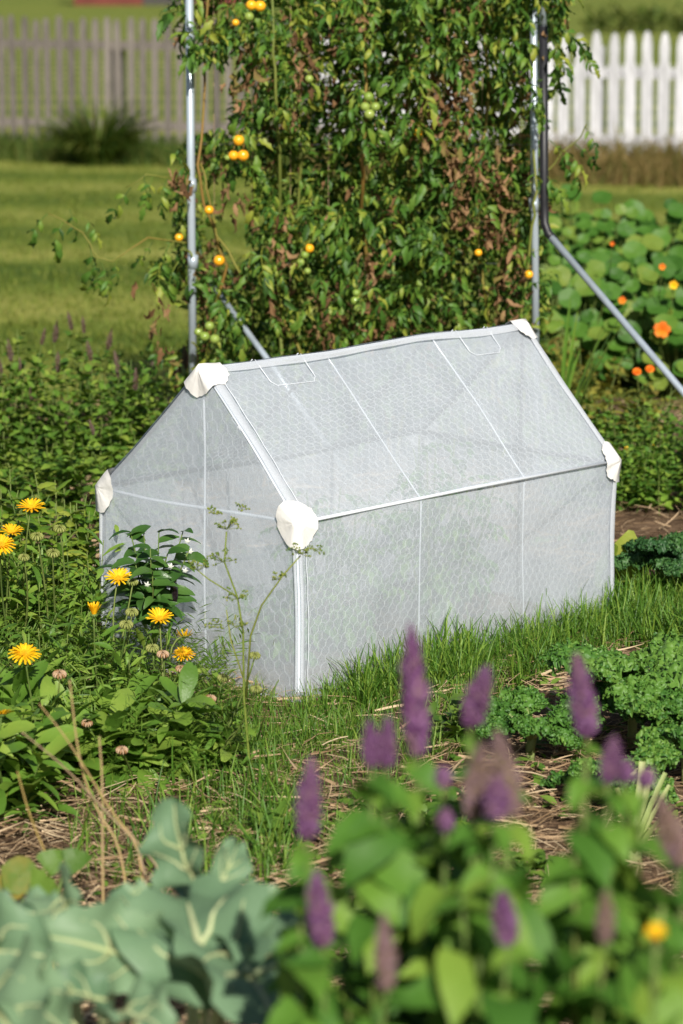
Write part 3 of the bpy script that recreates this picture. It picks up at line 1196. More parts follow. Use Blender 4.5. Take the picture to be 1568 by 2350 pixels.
n = 0
while n < 1150:
    px, py = rt0.uniform(340, 1320), rt0.uniform(-260, 1000)
    if not tom_ok(px, py) or (py > 800 and rt0.random() < .6) or (px > 1090 and 330 < py < 820 and rt0.random() < .5):
        continue
    cl = noise.noise(Vector((px / 75, py / 95, 7.7)))
    if cl < -.05 and rt0.random() < .85:
        continue
    n += 1
    d = TD + rt0.choice((-1, 1)) * .02 + (rt0.random() ** 1.3) * .5 - .30 - .12 * cl
    p = P(px, py, d)
    a = rt0.gauss(-math.pi / 2, 1.0)
    e = rt0.uniform(-.6, .55)
    dv = Vector((math.cos(a) * math.cos(e), math.sin(a) * math.cos(e), math.sin(e)))
    sc = rt0.uniform(.075, .19)
    tmp[plant_of(px)].append((p - dv * sc * .35, dv, sc))
for k in range(4):
    for p, dv, sc in tmp[k]:
        add('leaf', rt0.choice(tleaf), tom[k], mat_from(p - tom[k].location, dv, roll=rt0.uniform(-.7, .7), sc=sc))
n = 0
while n < 11000:
    px, py = rt0.uniform(340, 1320), rt0.uniform(-260, 1000)
    if not tom_ok(px, py):
        continue
    n += 1
    k = plant_of(px)
    d = TD + rt0.uniform(-.22, .38)
    if d < TD + .12 and noise.noise(Vector((px / 75, py / 95, 7.7))) < -.1 and rt0.random() < .8:
        d = TD + rt0.uniform(.15, .42)
    a = rt0.gauss(-math.pi / 2, 1.3)
    e = rt0.uniform(-1.2, .6)
    dv = Vector((math.cos(a) * math.cos(e), math.sin(a) * math.cos(e), math.sin(e)))
    q = P(px, py, d) - tom[k].location
    br = noise.noise(Vector((px / 95, py / 170, 2.2))) + (.22 if k == 3 else 0)
    if rt0.random() < (.34 if br > .16 else .06):
        tdead[k].append((rt0.randrange(14), mat_from(q, dv + Vector((0, 0, -.8)), roll=rt0.uniform(-3, 3), sc=rt0.uniform(.02, .06))))
    else:
        tstuff[k].append((rt0.randrange(6), mat_from(q, dv, roll=rt0.uniform(-1.4, 1.4), sc=rt0.uniform(.018, .05))))
n = 0
while n < 3600:
    px, py = rt0.uniform(430, 1310), rt0.uniform(-260, 1000)
    if not tom_ok(px, py) or px < 560 and rt0.random() < .7 or (px > 900 and 60 < py < 330 and noise.noise(Vector((px / 40, py / 50, 1))) > .22):
        continue
    n += 1
    k = plant_of(px)
    a = rt0.uniform(0, 6.28)
    e = rt0.uniform(-1.2, .4)
    tstuff[k].append((rt0.randrange(6), mat_from(P(px, py, TD + rt0.uniform(.12, .5)) - tom[k].location, (math.cos(a) * math.cos(e), math.sin(a) * math.cos(e), math.sin(e)), up=(0, -.8, .6), roll=rt0.uniform(-.8, .8), sc=rt0.uniform(.05, .10))))
for cx, y0, y1, n_ in ((1050, 120, 520, 190), (1130, 330, 560, 120), (985, 160, 320, 60), (870, 560, 800, 90), (690, 60, 260, 60), (560, 80, 250, 40), (640, 480, 700, 60), (362, 640, 820, 30), (405, 380, 470, 30), (520, 420, 500, 24), (760, 640, 800, 50), (1180, 560, 760, 60)):
    for q_ in range(int(n_ * .6)):
        py = rt0.uniform(y0, y1)
        px = cx + rt0.gauss(0, 20) + 14 * math.sin(py / 60)
        k = plant_of(px)
        tdead[k].append((rt0.randrange(14), mat_from(P(px, py, TD - .24 + rt0.uniform(-.06, .06)) - tom[k].location, (rt0.uniform(-.5, .5), rt0.uniform(-.5, .3), -1), up=(0, -1, .2), roll=rt0.uniform(-3, 3), sc=rt0.uniform(.025, .07))))
for k in range(4):
    scatter('foliage', leaflet_t, tstuff[k], M['tomleaf'], tom[k])
    scatter('withered_leaves', dead_t, tdead[k], M['tomdead'], tom[k])


def vine(k, pix, r=.006, matl='tomstem'):
    pts = [P(*q) - tom[k].location for q in pix]
    out = []
    for i in range(len(pts) - 1):
        for t in (0, .33, .66):
            out.append(pts[i].lerp(pts[i + 1], t) + Vector((rt0.uniform(-.006, .006), rt0.uniform(-.006, .006), 0)))
    out.append(pts[-1])
    mb = MB()
    mb.tube(out, [r * (1 - .5 * i / len(out)) for i in range(len(out))], 6)
    mb.build('stem', M[matl], tom[k])


vine(0, [(455, 1100, TD), (470, 900, TD - .05), (480, 760, TD - .1), (520, 610, TD - .15), (470, 470, TD - .2), (455, 380, TD - .2), (470, 200, TD - .1), (480, -100, TD)], .007)
vine(0, [(700, 840, TD - .1), (640, 700, TD - .1), (560, 640, TD - .2), (500, 540, TD - .2), (475, 430, TD - .22), (460, 375, TD - .2)], .0055)
vine(0, [(440, 560, TD - .1), (340, 545, TD - .2), (290, 575, TD - .25), (262, 600, TD - .3), (225, 590, TD - .3), (200, 545, TD - .3), (155, 510, TD - .3), (110, 490, TD - .3)], .003)
vine(0, [(440, 420, TD), (400, 410, TD - .1), (340, 400, TD - .15), (290, 430, TD - .15)], .003)
vine(1, [(690, 1100, TD), (650, 900, TD - .1), (640, 600, TD), (640, 330, TD - .2), (632, 200, TD - .25), (628, 80, TD - .25), (630, -200, TD - .1)], .0075)
vine(1, [(690, 1100, TD), (730, 800, TD), (680, 500, TD + .1), (720, 200, TD), (700, -200, TD)], .007)
vine(2, [(900, 1100, TD), (880, 800, TD), (830, 520, TD - .1), (832, 400, TD - .27), (838, 300, TD - .28), (842, 240, TD - .26), (840, 100, TD - .15), (830, -200, TD)], .008)
vine(2, [(900, 1100, TD), (960, 700, TD), (930, 300, TD), (960, -200, TD)], .007)
vine(2, [(690, 835, TD - .1), (740, 760, TD - .12), (800, 700, TD - .15), (870, 640, TD - .2)], .005)
vine(3, [(1130, 1100, TD), (1130, 800, TD - .1), (1090, 500, TD - .1), (1120, 200, TD), (1100, -200, TD)], .008)
vine(3, [(1130, 1100, TD), (1190, 760, TD - .2), (1220, 520, TD - .25), (1232, 440, TD - .25), (1210, 100, TD), (1200, -200, TD)], .006)
# leaves of the shoots that reach out over the lawn and past the right post
for px, py, ax, sc in ((110, 490, -1, .15), (150, 505, -.6, .16), (160, 480, .3, .13), (205, 560, .3, .2), (215, 590, .1, .17), (230, 600, .5, .15), (262, 598, .2, .1), (300, 430, -.5, .16), (330, 402, .1, .13), (350, 405, -.2, .15),
                       (385, 410, -.3, .15), (390, 560, -.4, .16), (350, 555, -.3, .12), (410, 600, -.5, .18), (190, 500, .9, .12)):
    p = P(px, py, TD - .28) - tom[0].location
    add('leaf', rt0.choice(tleaf), tom[0], mat_from(p, (ax, -.5, -.75), up=(0, -.6, .8), roll=rt0.uniform(-.5, .5), sc=sc))
for px, py, ax, sc in ((1265, 90, .6, .2), (1280, 60, .8, .18), (1270, 150, .3, .14), (1260, 320, .7, .16), (1280, 340, .9, .16), (1340, 290, .4, .12), (1320, 330, .6, .15), (1300, 370, .5, .14), (1250, 400, .5, .15), (1330, 110, .3, .12)):
    p = P(px, py, TD - .2) - tom[3].location
    add('leaf', rt0.choice(tleaf), tom[3], mat_from(p, (ax, -.5, -.5), up=(0, -.6, .8), roll=rt0.uniform(-.5, .5), sc=sc))
vine(3, [(1235, 420, TD - .2), (1290, 350, TD - .2), (1330, 320, TD - .2), (1345, 285, TD - .2)], .003)


def fruit(k, px, py, r, ripe, d=TD - .33):
    q = P(px, py, d) - tom[k].location
    mb = MB()
    mb.ball((0, 0, 0), r, 14, 9, (1, 1, .95))
    f = mb.build('tomato', M['tomripe' if ripe else 'tomgreen'], tom[k], Matrix.Translation(q))
    s = MB()
    for i in range(5):
        a = i * 1.257
        s.put([(0, 0, r * .95), (math.cos(a - .3) * r * .35, math.sin(a - .3) * r * .35, r * 1.0), (math.cos(a) * r * .8, math.sin(a) * r * .8, r * .82), (math.cos(a + .3) * r * .35, math.sin(a + .3) * r * .35, r * 1.0)], [(0, 1, 2, 3)])
    s.tube([(0, 0, r * .9), (r * .2, .0, r * 1.9)], r * .09, 5)
    s.build('calyx', M['tomstem'], f)


for px, py, r in ((577, 12, .018), (597, 14, .019), (548, 322, .0185), (536, 357, .017), (558, 357, .0195), (480, 482, .0155), (503, 598, .019), (541, 52, .012), (411, 545, .014)):
    fruit(0, px, py, r, True)
for px, py, r in ((470, 772, .017), (493, 778, .017), (481, 748, .016), (455, 762, .014), (572, 38, .016), (540, 318, .010), (522, 362, .01)):
    fruit(0, px, py, r, False)
for px, py, r in ((710, 181, .014), (690, 602, .014), (700, 585, .014), (706, 622, .012)):
    fruit(1, px, py, r, False)
for px, py, r in ((710, 570, .016),):
    fruit(1, px, py, r, True)
for px, py, r in ((846, 222, .017), (848, 262, .018), (862, 245, .016), (838, 245, .016), (815, 690, .015), (822, 708, .014), (818, 672, .013)):
    fruit(2, px, py, r, False)
for px, py, r in ((1214, 630, .015), (1098, 580, .013), (960, 305, .014)):
    fruit(3 if px > 1000 else 2, px, py, r, True)

# ------------------------------------------------------------------ mint bed behind, left
mleaf = variants(lambda q: blade(.62, pr_ovate, 5, 1, .25, .2, q.uniform(.3, 1.0), .02, q), 5, 'leaf', M['mintleaf'], 4)
mtmpl = [blade(.6, pr_ovate, 3, 1, .25, .2, .6, 0, random.Random(k)) for k in range(4)]


def spike_mesh(name, length, rad, matl, rnd, rings=22, per=9, fl=.008):
    """flower spike along +Z: whorls of small pointed florets round a stalk"""
    V, F = [], []
    mb = MB()
    mb.tube([(0, 0, 0), (0, 0, length * .97)], [rad * .38, rad * .15], 5)
    for i in range(rings):
        t = i / (rings - 1)
        z = length * (.04 + .94 * t)
        rr = rad * (.62 + .38 * math.sin(math.pi * min(1, t * 1.1 + .12))) * (1 if t < .8 else 1 - (t - .8) * 3.2)
        for k in range(per):
            a = 2 * math.pi * (k + .5 * (i % 2)) / per + rnd.uniform(-.15, .15)
            c = Vector((math.cos(a), math.sin(a), 0))
            q = Vector((-math.sin(a), math.cos(a), 0))
            b = c * rr * .45 + Vector((0, 0, z))
            L_ = rr * rnd.uniform(.4, 1.15)
            tip = b + c * L_ + Vector((0, 0, L_ * rnd.uniform(.2, .9)))
            w = rr * .34
            mb.put([b - q * w * .6, b + c * L_ * .5 - q * w + Vector((0, 0, w)), tip, b + c * L_ * .5 + q * w + Vector((0, 0, w)), b + q * w * .6, b + c * L_ * .55 - Vector((0, 0, w * .6))],
                   [(0, 1, 2, 5), (5, 2, 3, 4), (1, 0, 4, 3), (1, 3, 2)])
    return mb.mesh(name, matl, True)


r0 = random.Random(31)
bgspike = [spike_mesh('flower_spike', .075, .009, M['seeddead'], r0, 12, 6) for _ in range(3)]
mint = [(20, 9.3, .47, 'bushy mint at the left edge behind the basil'), (120, 9.5, .50, 'second mint bush from the left edge in the back bed'), (215, 9.2, .46, 'third mint bush from the left edge in the back bed'),
        (305, 9.6, .47, 'fourth mint bush from the left edge in the back bed'), (385, 9.3, .42, 'mint bush against the left trellis post, partly in its shade'), (70, 8.6, .34, 'low leafy mint clump in front at the far left'),
        (300, 8.55, .30, 'low leafy mint clump beside the left roof edge of the cover'), (-70, 9.2, .46, 'mint bush half cut by the left edge')]
for px, d, h, lab in mint:
    b = GX(px, d)
    root = empty('mint_plant', b, lab, 'herb', 'mint bushes in the back bed')
    st = fan(b, 18, .21, h, r0, .4, .06)
    pa = stem_plant(root, st, mleaf, M['greenstem'], 7, (.045, .085), r0, .12, (-.2, .5), .003, True, 250, 380, (mtmpl, M['mintleaf']), face=(.1, -.6, .1))
    for pts in pa[:5 if h > .4 else 1]:
        add('flower_spike', r0.choice(bgspike), root, mat_from(pts[-1], (0, .05, 0.01), up=(r0.uniform(-.3, .3), r0.uniform(-.3, .3), 1), sc=r0.uniform(.6, 1.2)))

# ------------------------------------------------------------------ nasturtiums and others, right of the trellis
def round_leaf(rnd):
    V, F = [(0, 0, 0)], []
    n = 12
    ph = rnd.uniform(0, 6)
    for j, rr in enumerate((.3, .52)):
        for k in range(n):
            a = 2 * math.pi * k / n
            r_ = rr * (1 + .05 * math.sin(5 * a + ph))
            V.append((math.cos(a) * r_, math.sin(a) * r_, (.05 if j == 0 else .07) * (1 + .7 * math.sin(3 * a + ph)) * (1 if j else .6)))
    F = []
    V = [(0, 0, 0)] * n + V[1:]
    for j in range(2):
        for k in range(n):
            F.append((j * n + k, j * n + (k + 1) % n, (j + 1) * n + (k + 1) % n, (j + 1) * n + k))
    V = np.array(V, dtype=float)
    V[:n] += np.array([[math.cos(2 * math.pi * k / n) * .02, math.sin(2 * math.pi * k / n) * .02, 0] for k in range(n)])
    return V, np.array(F)


nleaf_m = variants(round_leaf, 5, 'leaf', M['nasleaf'], 6)


def cup_flower(name, matl, rnd, n=5, size=1.0, discm=None):
    mb = MB()
    for k in range(n):
        a = 2 * math.pi * k / n
        v, f = blade(.85, lambda t: .35 + .65 * math.sin(math.pi * (t * .75 + .1)), 4, 1, -.1, .9, .75, .03, rnd)
        mb.put([Matrix.Rotation(a, 3, 'Z') @ Vector(p) * .5 * size for p in v], [tuple(q) for q in f])
    return mb.mesh(name, matl, True)


nfl = [cup_flower('flower', M['orange'], r0) for _ in range(2)]
nfy = cup_flower('flower', M['yellow'], r0)
nas = [(1300, 11.4, .58, .26, 'nasturtium clump just right of the black elbow pipe'), (1410, 11.6, .60, .30, 'nasturtium clump with big round leaves in the middle of the right bed'),
       (1540, 11.3, .56, .30, 'nasturtium clump with a bright orange bloom at the right edge'), (1340, 12.8, .78, .34, 'rear nasturtium clump below the white fence, nearest the trellis'), (1500, 12.8, .68, .34, 'rear nasturtium clump below the white fence at the right'), (1660, 11.8, .5, .3, 'nasturtium clump cut by the right edge')]
nroots = []
for px, d, h, rad, lab in nas:
    b = GX(px, d)
    root = empty('nasturtium_plant', b, lab, 'nasturtium', 'nasturtiums in the right bed')
    nroots.append(root)
    mb = MB()
    for k in range(230):
        a = r0.uniform(0, 6.28)
        q = rad * math.sqrt(r0.random()) * 1.1
        z = h * r0.uniform(.25, 1) * (1 - .35 * (q / rad) ** 2)
        tip = Vector((math.cos(a) * q, math.sin(a) * q, z))
        mb.tube(curve_pts((math.cos(a) * q * .3, math.sin(a) * q * .3, 0), tip, (0, 0, .03), 3), .0022, 4, cap=False)
        nv = Vector((r0.uniform(-.5, .5) + .3 * math.cos(a), -.75 + r0.uniform(-.4, .3), r0.uniform(.4, 1)))
        add('leaf', r0.choice(nleaf_m), root, mat_from(tip, (1, r0.uniform(-.4, .4), 0), up=nv, sc=r0.uniform(.045, .105)))
    mb.build('stem', M['greenstem'], root)
for k, px, py, d, s, m_ in ((2, 1519, 758, 10.95, .075, nfl[0]), (1, 1428, 690, 11.2, .035, nfl[1]), (2, 1546, 655, 10.95, .04, nfy), (2, 1520, 613, 10.95, .03, nfl[0]), (1, 1405, 560, 11.2, .02, nfl[1])):
    q = P(px, py, d) - nroots[k].location
    f = add('flower', m_, nroots[k], mat_from(q, (1, 0, .1), up=(.1, -1, .35), sc=s))
    mb = MB()
    mb.tube([q - Vector((0, 0, .0)), q + Vector((.0, .1, -.15))], .002, 4)
    mb.build('flower_stalk', M['greenstem'], nroots[k])

yleaf = variants(lambda q: blade(.4, pr_lance, 5, 1, .25, .3, q.uniform(.4, 1.4), .02, q), 4, 'leaf', M['yelleaf'], 7)
ytm = [blade(.4, pr_lance, 3, 1, .25, .3, .8, 0, random.Random(k)) for k in range(4)]
for px, d, h, rad, lab in ((1330, 10.3, .34, .22, 'yellowing leafy plant under the sloping pipe leg'), (1430, 10.0, .26, .2, 'low yellow-green plant right of the sloping pipe, by the terracotta edge'), (1250, 10.6, .5, .14, 'thin yellow-green weed between the right post and the pipe leg')):
    b = GX(px, d)
    root = empty('yellowing_plant', b, lab, 'plant')
    stem_plant(root, fan(b, 13, rad, h, r0, .5, .05), yleaf, M['greenstem'], 6, (.05, .11), r0, .1, (-.2, .6), .003, True, 160, 150, (ytm, M['yelleaf']), face=(0, -.5, .2))
for px, d, s, lab in ((1272, 9.75, 1.0, 'upright strap-leaved plant behind the right roof slope'),):
    b = GX(px, d)
    root = empty('strap_leaf_plant', b, lab, 'plant')
    sm = variants(lambda q: blade(.045, lambda t: (1 - t) ** .4 + .02, 6, 1, .3, 1.5, q.uniform(.1, .5), 0, q), 4, 'leaf', M['parsley'], 9)
    for k in range(16):
        a = r0.uniform(0, 6.28)
        add('leaf', r0.choice(sm), root, mat_from((math.cos(a) * .05, math.sin(a) * .05, 0), (math.cos(a), math.sin(a) * .4, .0), sc=r0.uniform(.35, .62)))

pleaf = variants(lambda q: blade(.75, pr_ovate, 4, 1, .3, .3, q.uniform(.3, 1.2), .03, q), 5, 'leaf', M['parsley'], 10)
ptm = [blade(.7, pr_ovate, 3, 1, .3, .3, .8, 0, random.Random(k)) for k in range(4)]
for px, d, h, rad, lab in ((1330, 9.35, .30, .22, 'dense green bush just behind the right roof edge'), (1440, 9.25, .33, .24, 'dense green bush between the roof edge and the frame edge'),
                           (1545, 9.3, .32, .24, 'dense green bush at the right edge beside the pipe leg'), (1390, 8.85, .25, .2, 'low green bush by the straw path, right of the cover'),
                           (1510, 8.8, .25, .22, 'low green bush by the straw path at the right edge'), (1640, 9.1, .3, .22, 'dense green bush cut by the right edge')):
    b = GX(px, d)
    root = empty('leafy_bush', b, lab, 'plant', 'low green bushes beside the straw path')
    pa = stem_plant(root, fan(b, 24, rad, h, r0, .55, .09), pleaf, M['greenstem'], 6, (.032, .058), r0, .15, (-.2, .7), .0025, True, 280, 420, (ptm, M['parsley']), face=(0, -.5, .2))
    for k in range(1):
        q = r0.choice(pa)[-1]
        add('flower', nfy, root, mat_from(q + Vector((0, -.01, -.02)), (1, 0, 0), up=(0, -.7, .7), sc=.018))
# two marigold heads by the pipe foot
b = GX(1480, 9.9)
root = empty('marigold_plant', b, 'marigold with two orange heads beside the pipe foot', 'marigold')
mz = variants(lambda q: blade(.25, pr_lance, 4, 1, .2, .4, .8, .02, q), 2, 'leaf', M['parsley'], 12)
stem_plant(root, [(b, P(1462, 855, 9.8)), (b, P(1490, 850, 9.8)), (b, P(1475, 880, 9.8))], mz, M['greenstem'], 6, (.05, .08), r0)
for px, py in ((1462, 852), (1492, 846)):
    mb = MB()
    rr = random.Random(px)
    for lay in range(3):
        for k in range(12):
            v, f = blade(.5, lambda t: .5 + .5 * t, 2, 1, 0, .3 + .4 * lay, .5, .02, rr)
            A = Matrix.Rotation(k * .524 + lay * .2, 3, 'Z')
            mb.put([A @ Vector(p) * (.016 - .003 * lay) for p in v], [tuple(q) for q in f])
    mb.build('flower', M['orange'], root, mat_from(P(px, py, 9.75) - b, (1, 0, 0), up=(0, -.7, .7)))

# ------------------------------------------------------------------ plants growing under the cover
r0 = random.Random(41)
u_, v_ = Vector((math.sin(A_), math.cos(A_), 0)), Vector((-math.cos(A_), math.sin(A_), 0))
ileaf = variants(tomato_leaf, 5, 'leaf', M['inside'], 13)
for s, w_, h, n, lab in ((.66, .27, .56, 14, 'green plant under the netting near its right-hand end'), (.36, .28, .44, 11, 'green plant under the netting behind the front corner'), (.16, .30, .26, 5, 'small plant under the netting near the front gable')):
    b = u_ * (LEN * s) + v_ * w_
    b.z = .01
    root = empty('covered_plant', b, lab, 'plant', 'plants under the netting')
    st = fan(b, n, .17, h, r0, .35, .03)
    stem_plant(root, st, ileaf, M['greenstem'], 9, (.11, .18), r0, .2, (-.3, .5), .004, False)

# ------------------------------------------------------------------ calendulas, front left
cl_b = variants(lambda q: blade(.40, pr_oblong, 7, 1, .22, .35, q.uniform(.4, 1.2), .018, q, twist=q.uniform(-.4, .4)), 6, 'leaf', M['calleaf'], 15)
cl_n = variants(lambda q: blade(.24, pr_lance, 6, 1, .25, .35, q.uniform(.3, 1.3), .015, q, twist=q.uniform(-.5, .5)), 6, 'leaf', M['calleaf'], 16)
ctm = [blade(.26, pr_lance, 4, 1, .25, .3, .8, .01, random.Random(k), twist=random.Random(k).uniform(-.5, .5)) for k in range(6)]
fine_t = [join_parts([xf(blade(.10, pr_lance, 2, 1, 0, .2, .4, 0, random.Random(k * 9 + i)), mat_from((.12 * i, 0, .02 * i), (.6, (1 if i % 2 else -1), .2), sc=.4)) for i in range(7)]) for k in range(3)]


def daisy(matl, rnd, layers=2, per=18, cup=.25, tilt=0.0):
    mb = MB()
    for lay in range(layers):
        for k in range(per):
            a = 2 * math.pi * (k + .5 * lay) / per + rnd.uniform(-.06, .06)
            Lp = rnd.uniform(.85, 1.05) * (1 - .16 * lay)
            v, f = blade(.19, lambda t: (.55 + .45 * math.sin(math.pi * t * .8)) * (1 if t < .9 else .75), 3, 1, .3, cup + .3 * lay + rnd.uniform(-.1, .1), .35, 0, rnd)
            A = Matrix.Rotation(a, 3, 'Z')
            mb.put([A @ (Vector(p) * Lp * .86 + Vector((.14, 0, 0))) for p in v], [tuple(q) for q in f])
    return mb.mesh('petals', matl, True)


dz_open = [daisy(M['yellow'], random.Random(k), 3, 19, .12) for k in range(3)]
dz_cup = [daisy(M['yellow'], random.Random(k + 5), 2, 16, .5) for k in range(2)]
dz_shut = daisy(M['yellow'], random.Random(9), 2, 13, 1.38)
dz_wilt = daisy(M['yellow'], random.Random(12), 2, 9, -.5)
mb = MB()
rr = random.Random(2)
for k in range(70):
    a, q = k * 2.4, math.sqrt(k / 70) * .32
    mb.ball((math.cos(a) * q, math.sin(a) * q, .07 - q * q * .5), .035, 5, 3, (1, 1, 1.5))
disc_me = mb.mesh('disc', M['caldisc'])
mb = MB()
mb.ball((0, 0, -.06), .26, 12, 6, (1, 1, .55))
for k in range(14):
    a = k * .449
    v, f = blade(.14, pr_lance, 3, 1, 0, .75, .2, 0, rr)
    A = Matrix.Rotation(a, 3, 'Z')
    mb.put([A @ (Vector(p) * .38 + Vector((.16, 0, -.13))) for p in v], [tuple(q) for q in f])
sepal_me = mb.mesh('sepals', M['greenstem'])


def seed_me(matl, seed):
    rr = random.Random(seed)
    mb = MB()
    mb.ball((0, 0, -.05), .45, 12, 6, (1, 1, .5))
    for lay in range(2):
        n_ = 13 if lay == 0 else 8
        for k in range(n_):
            a = 2 * math.pi * (k + .4 * lay) / n_
            R_ = .95 - .38 * lay
            pts = []
            for i in range(6):
                th = -.9 + 2.6 * i / 5
                pts.append(Vector((math.cos(a) * R_ * (.42 + .55 * math.cos(th)), math.sin(a) * R_ * (.42 + .55 * math.cos(th)), .42 * math.sin(th) * R_ + .1 * lay + rr.uniform(-.03, .03))))
            mb.tube(pts, [.06, .13, .16, .15, .10, .03], 5)
    return mb.mesh('seed_head', matl)


seeds = [seed_me(M['seed'], 1), seed_me(M['seed'], 2)]
seedd = seed_me(M['seeddry'], 3)

CP = [  # px, depth, height, radius, stems, leaf set, leaf size, label
    (25, 6.75, .40, .17, 13, cl_n, (.06, .10), 'calendula at the left edge with three open yellow flowers, behind the others'),
    (150, 6.75, .36, .16, 13, cl_n, (.06, .10), 'calendula with green seed heads left of the cover'),
    (60, 6.2, .28, .17, 14, cl_n, (.05, .10), 'calendula thick with leaves at the left edge, no flower on top'),
    (235, 6.2, .27, .15, 14, cl_n, (.05, .09), 'calendula with a closed upright yellow flower, left of the pepper'),
    (345, 6.05, .22, .14, 13, cl_n, (.05, .085), 'calendula in front of the netting gable with open and wilted flowers'),
    (110, 5.78, .22, .19, 13, cl_b, (.10, .16), 'broad-leaved calendula with one full yellow flower, lower left'),
    (290, 5.75, .20, .18, 14, cl_b, (.09, .16), 'broad-leaved calendula without flowers below the pepper plant'),
    (420, 5.8, .13, .14, 12, cl_b, (.06, .11), 'low leafy calendula with pale seed heads near the dill'),
    (-40, 5.5, .24, .17, 12, cl_b, (.09, .14), 'calendula with one orange-yellow flower cut by the left edge'),
]
cal = []
for k, (px, d, h, rad, ns, lm, sz, lab) in enumerate(CP):
    b = GX(px, d)
    root = empty('calendula_plant', b, lab, 'calendula', 'calendulas in the front left bed')
    cal.append(root)
    stem_plant(root, fan(b, ns, rad, h, r0, .45, .05), lm, M['greenstem'], 11, sz, r0, .03, (-.25, .7), .0022, False, 290, 320, (ctm, M['calleaf']), face=(0.05, -.55, .15), taper=(1.0, .75), roll=.6)


def cal_head(k, px, py, d, size, me, up, disc=True, name='flower', sep=True):
    """a flower or seed head on its stalk: flower > disc, sepals, stalk"""
    root = cal[k]
    q = P(px, py, d) - root.location
    A = mat_from(q, (1, .2, 0), up=up, sc=size)
    f = add(name, me, root, A)
    if disc:
        add('disc', disc_me, f, Matrix.Translation((0, 0, .05)))
    if sep:
        add('sepals', sepal_me, f)
    upn = Vector(up).normalized()
    foot = Vector((q.x * .45 + r0.uniform(-.02, .02), q.y * .45, q.z * .3))
    mb = MB()
    mb.tube(curve_pts(q - upn * size * .2, foot, -upn * .06 + Vector((0, 0, .03)), 6), [.0018 + .0002 * i for i in range(7)], 5)
    mb.build('flower_stalk', M['greenstem'], root)


cal_head(0, 72, 1166, 6.6, .036, dz_cup[0], (.35, -.25, .9))
cal_head(0, 27, 1222, 6.55, .031, dz_cup[1], (.15, -.30, .95))
cal_head(0, 2, 1250, 6.45, .037, dz_open[0], (.25, -.45, .85))
cal_head(3, 272, 1328, 6.3, .034, dz_cup[0], (.45, -.35, .8))
cal_head(3, 216, 1410, 6.05, .034, dz_shut, (.08, -.1, 1), disc=False)
cal_head(4, 366, 1420, 6.15, .034, dz_cup[1], (.0, -.42, .9))
cal_head(4, 425, 1462, 6.12, .027, dz_wilt, (.5, -.1, -.4), disc=False)
cal_head(4, 422, 1500, 6.05, .027, dz_open[1], (.1, -.35, .9))
cal_head(5, 57, 1500, 5.72, .036, dz_open[2], (.05, -.40, .9))
cal_head(8, 4, 1640, 5.35, .027, dz_cup[0], (.2, .3, .9))
for k, px, py, d, s, dry in ((1, 137, 1214, 6.6, .016, 0), (1, 85, 1232, 6.55, .0165, 0), (1, 122, 1270, 6.5, .0165, 0), (3, 305, 1336, 6.28, .013, 0), (3, 303, 1406, 6.1, .015, 0), (3, 290, 1434, 6.05, .016, 0),
                             (4, 350, 1488, 6.02, .015, 0), (4, 374, 1502, 5.98, .014, 1), (4, 415, 1535, 5.95, .012, 1), (7, 585, 1505, 5.75, .0125, 0), (7, 588, 1582, 5.6, .0125, 0), (7, 483, 1604, 5.75, .013, 1), (7, 512, 1556, 5.85, .013, 0),
                             (5, 137, 1548, 5.7, .015, 1), (6, 200, 1660, 5.6, .012, 1), (6, 280, 1722, 5.5, .013, 1), (0, 55, 1280, 6.5, .014, 0)):
    cal_head(k, px, py, d, s, seedd if dry else seeds[(px) % 2], (r0.uniform(-.3, .3), -.35, .9), False, 'seed_head', False)

# feathery undergrowth between the calendulas
ms = []
for k in range(1500):
    px, d = r0.uniform(-120, 520), r0.uniform(5.6, 6.9)
    b = GX(px, d)
    if (b - v_ * b.dot(v_)).dot(u_) > -.02 and b.dot(u_) > -.03:
        continue
    ms.append((r0.randrange(3), mat_from((b.x, b.y, r0.uniform(.0, .16)), (r0.uniform(-1, 1), r0.uniform(-1, .3), r0.uniform(.1, 1.2)), roll=r0.uniform(-1, 1), sc=r0.uniform(.05, .11))))
o = scatter('feathery_weeds', fine_t, ms, M['weed'])
o['label'] = 'fine feathery weeds between the calendula stems'
o['category'] = 'weeds'

# ------------------------------------------------------------------ basil
bl = variants(lambda q: blade(.56, pr_ovate, 6, 1, -.25, .25, q.uniform(.5, 1.4), .03, q, curl=.15), 5, 'leaf', M['basleaf'], 18)
for px, d, h, rad, lab in ((105, 7.25, .36, .20, 'basil with light puckered leaves at the left behind the calendulas'), (205, 7.2, .33, .12, 'basil with long drooping leaves touching the left wall of the cover'), (-10, 7.35, .36, .18, 'basil cut by the left edge')):
    b = GX(px, d)
    root = empty('basil_plant', b, lab, 'basil')
    stem_plant(root, fan(b, 17, rad, h + .04, r0, .3, .05), bl, M['greenstem'], 7, (.055, .10), r0, .2, (-.4, .4), .003, True, 240, face=(0, -.5, .1))

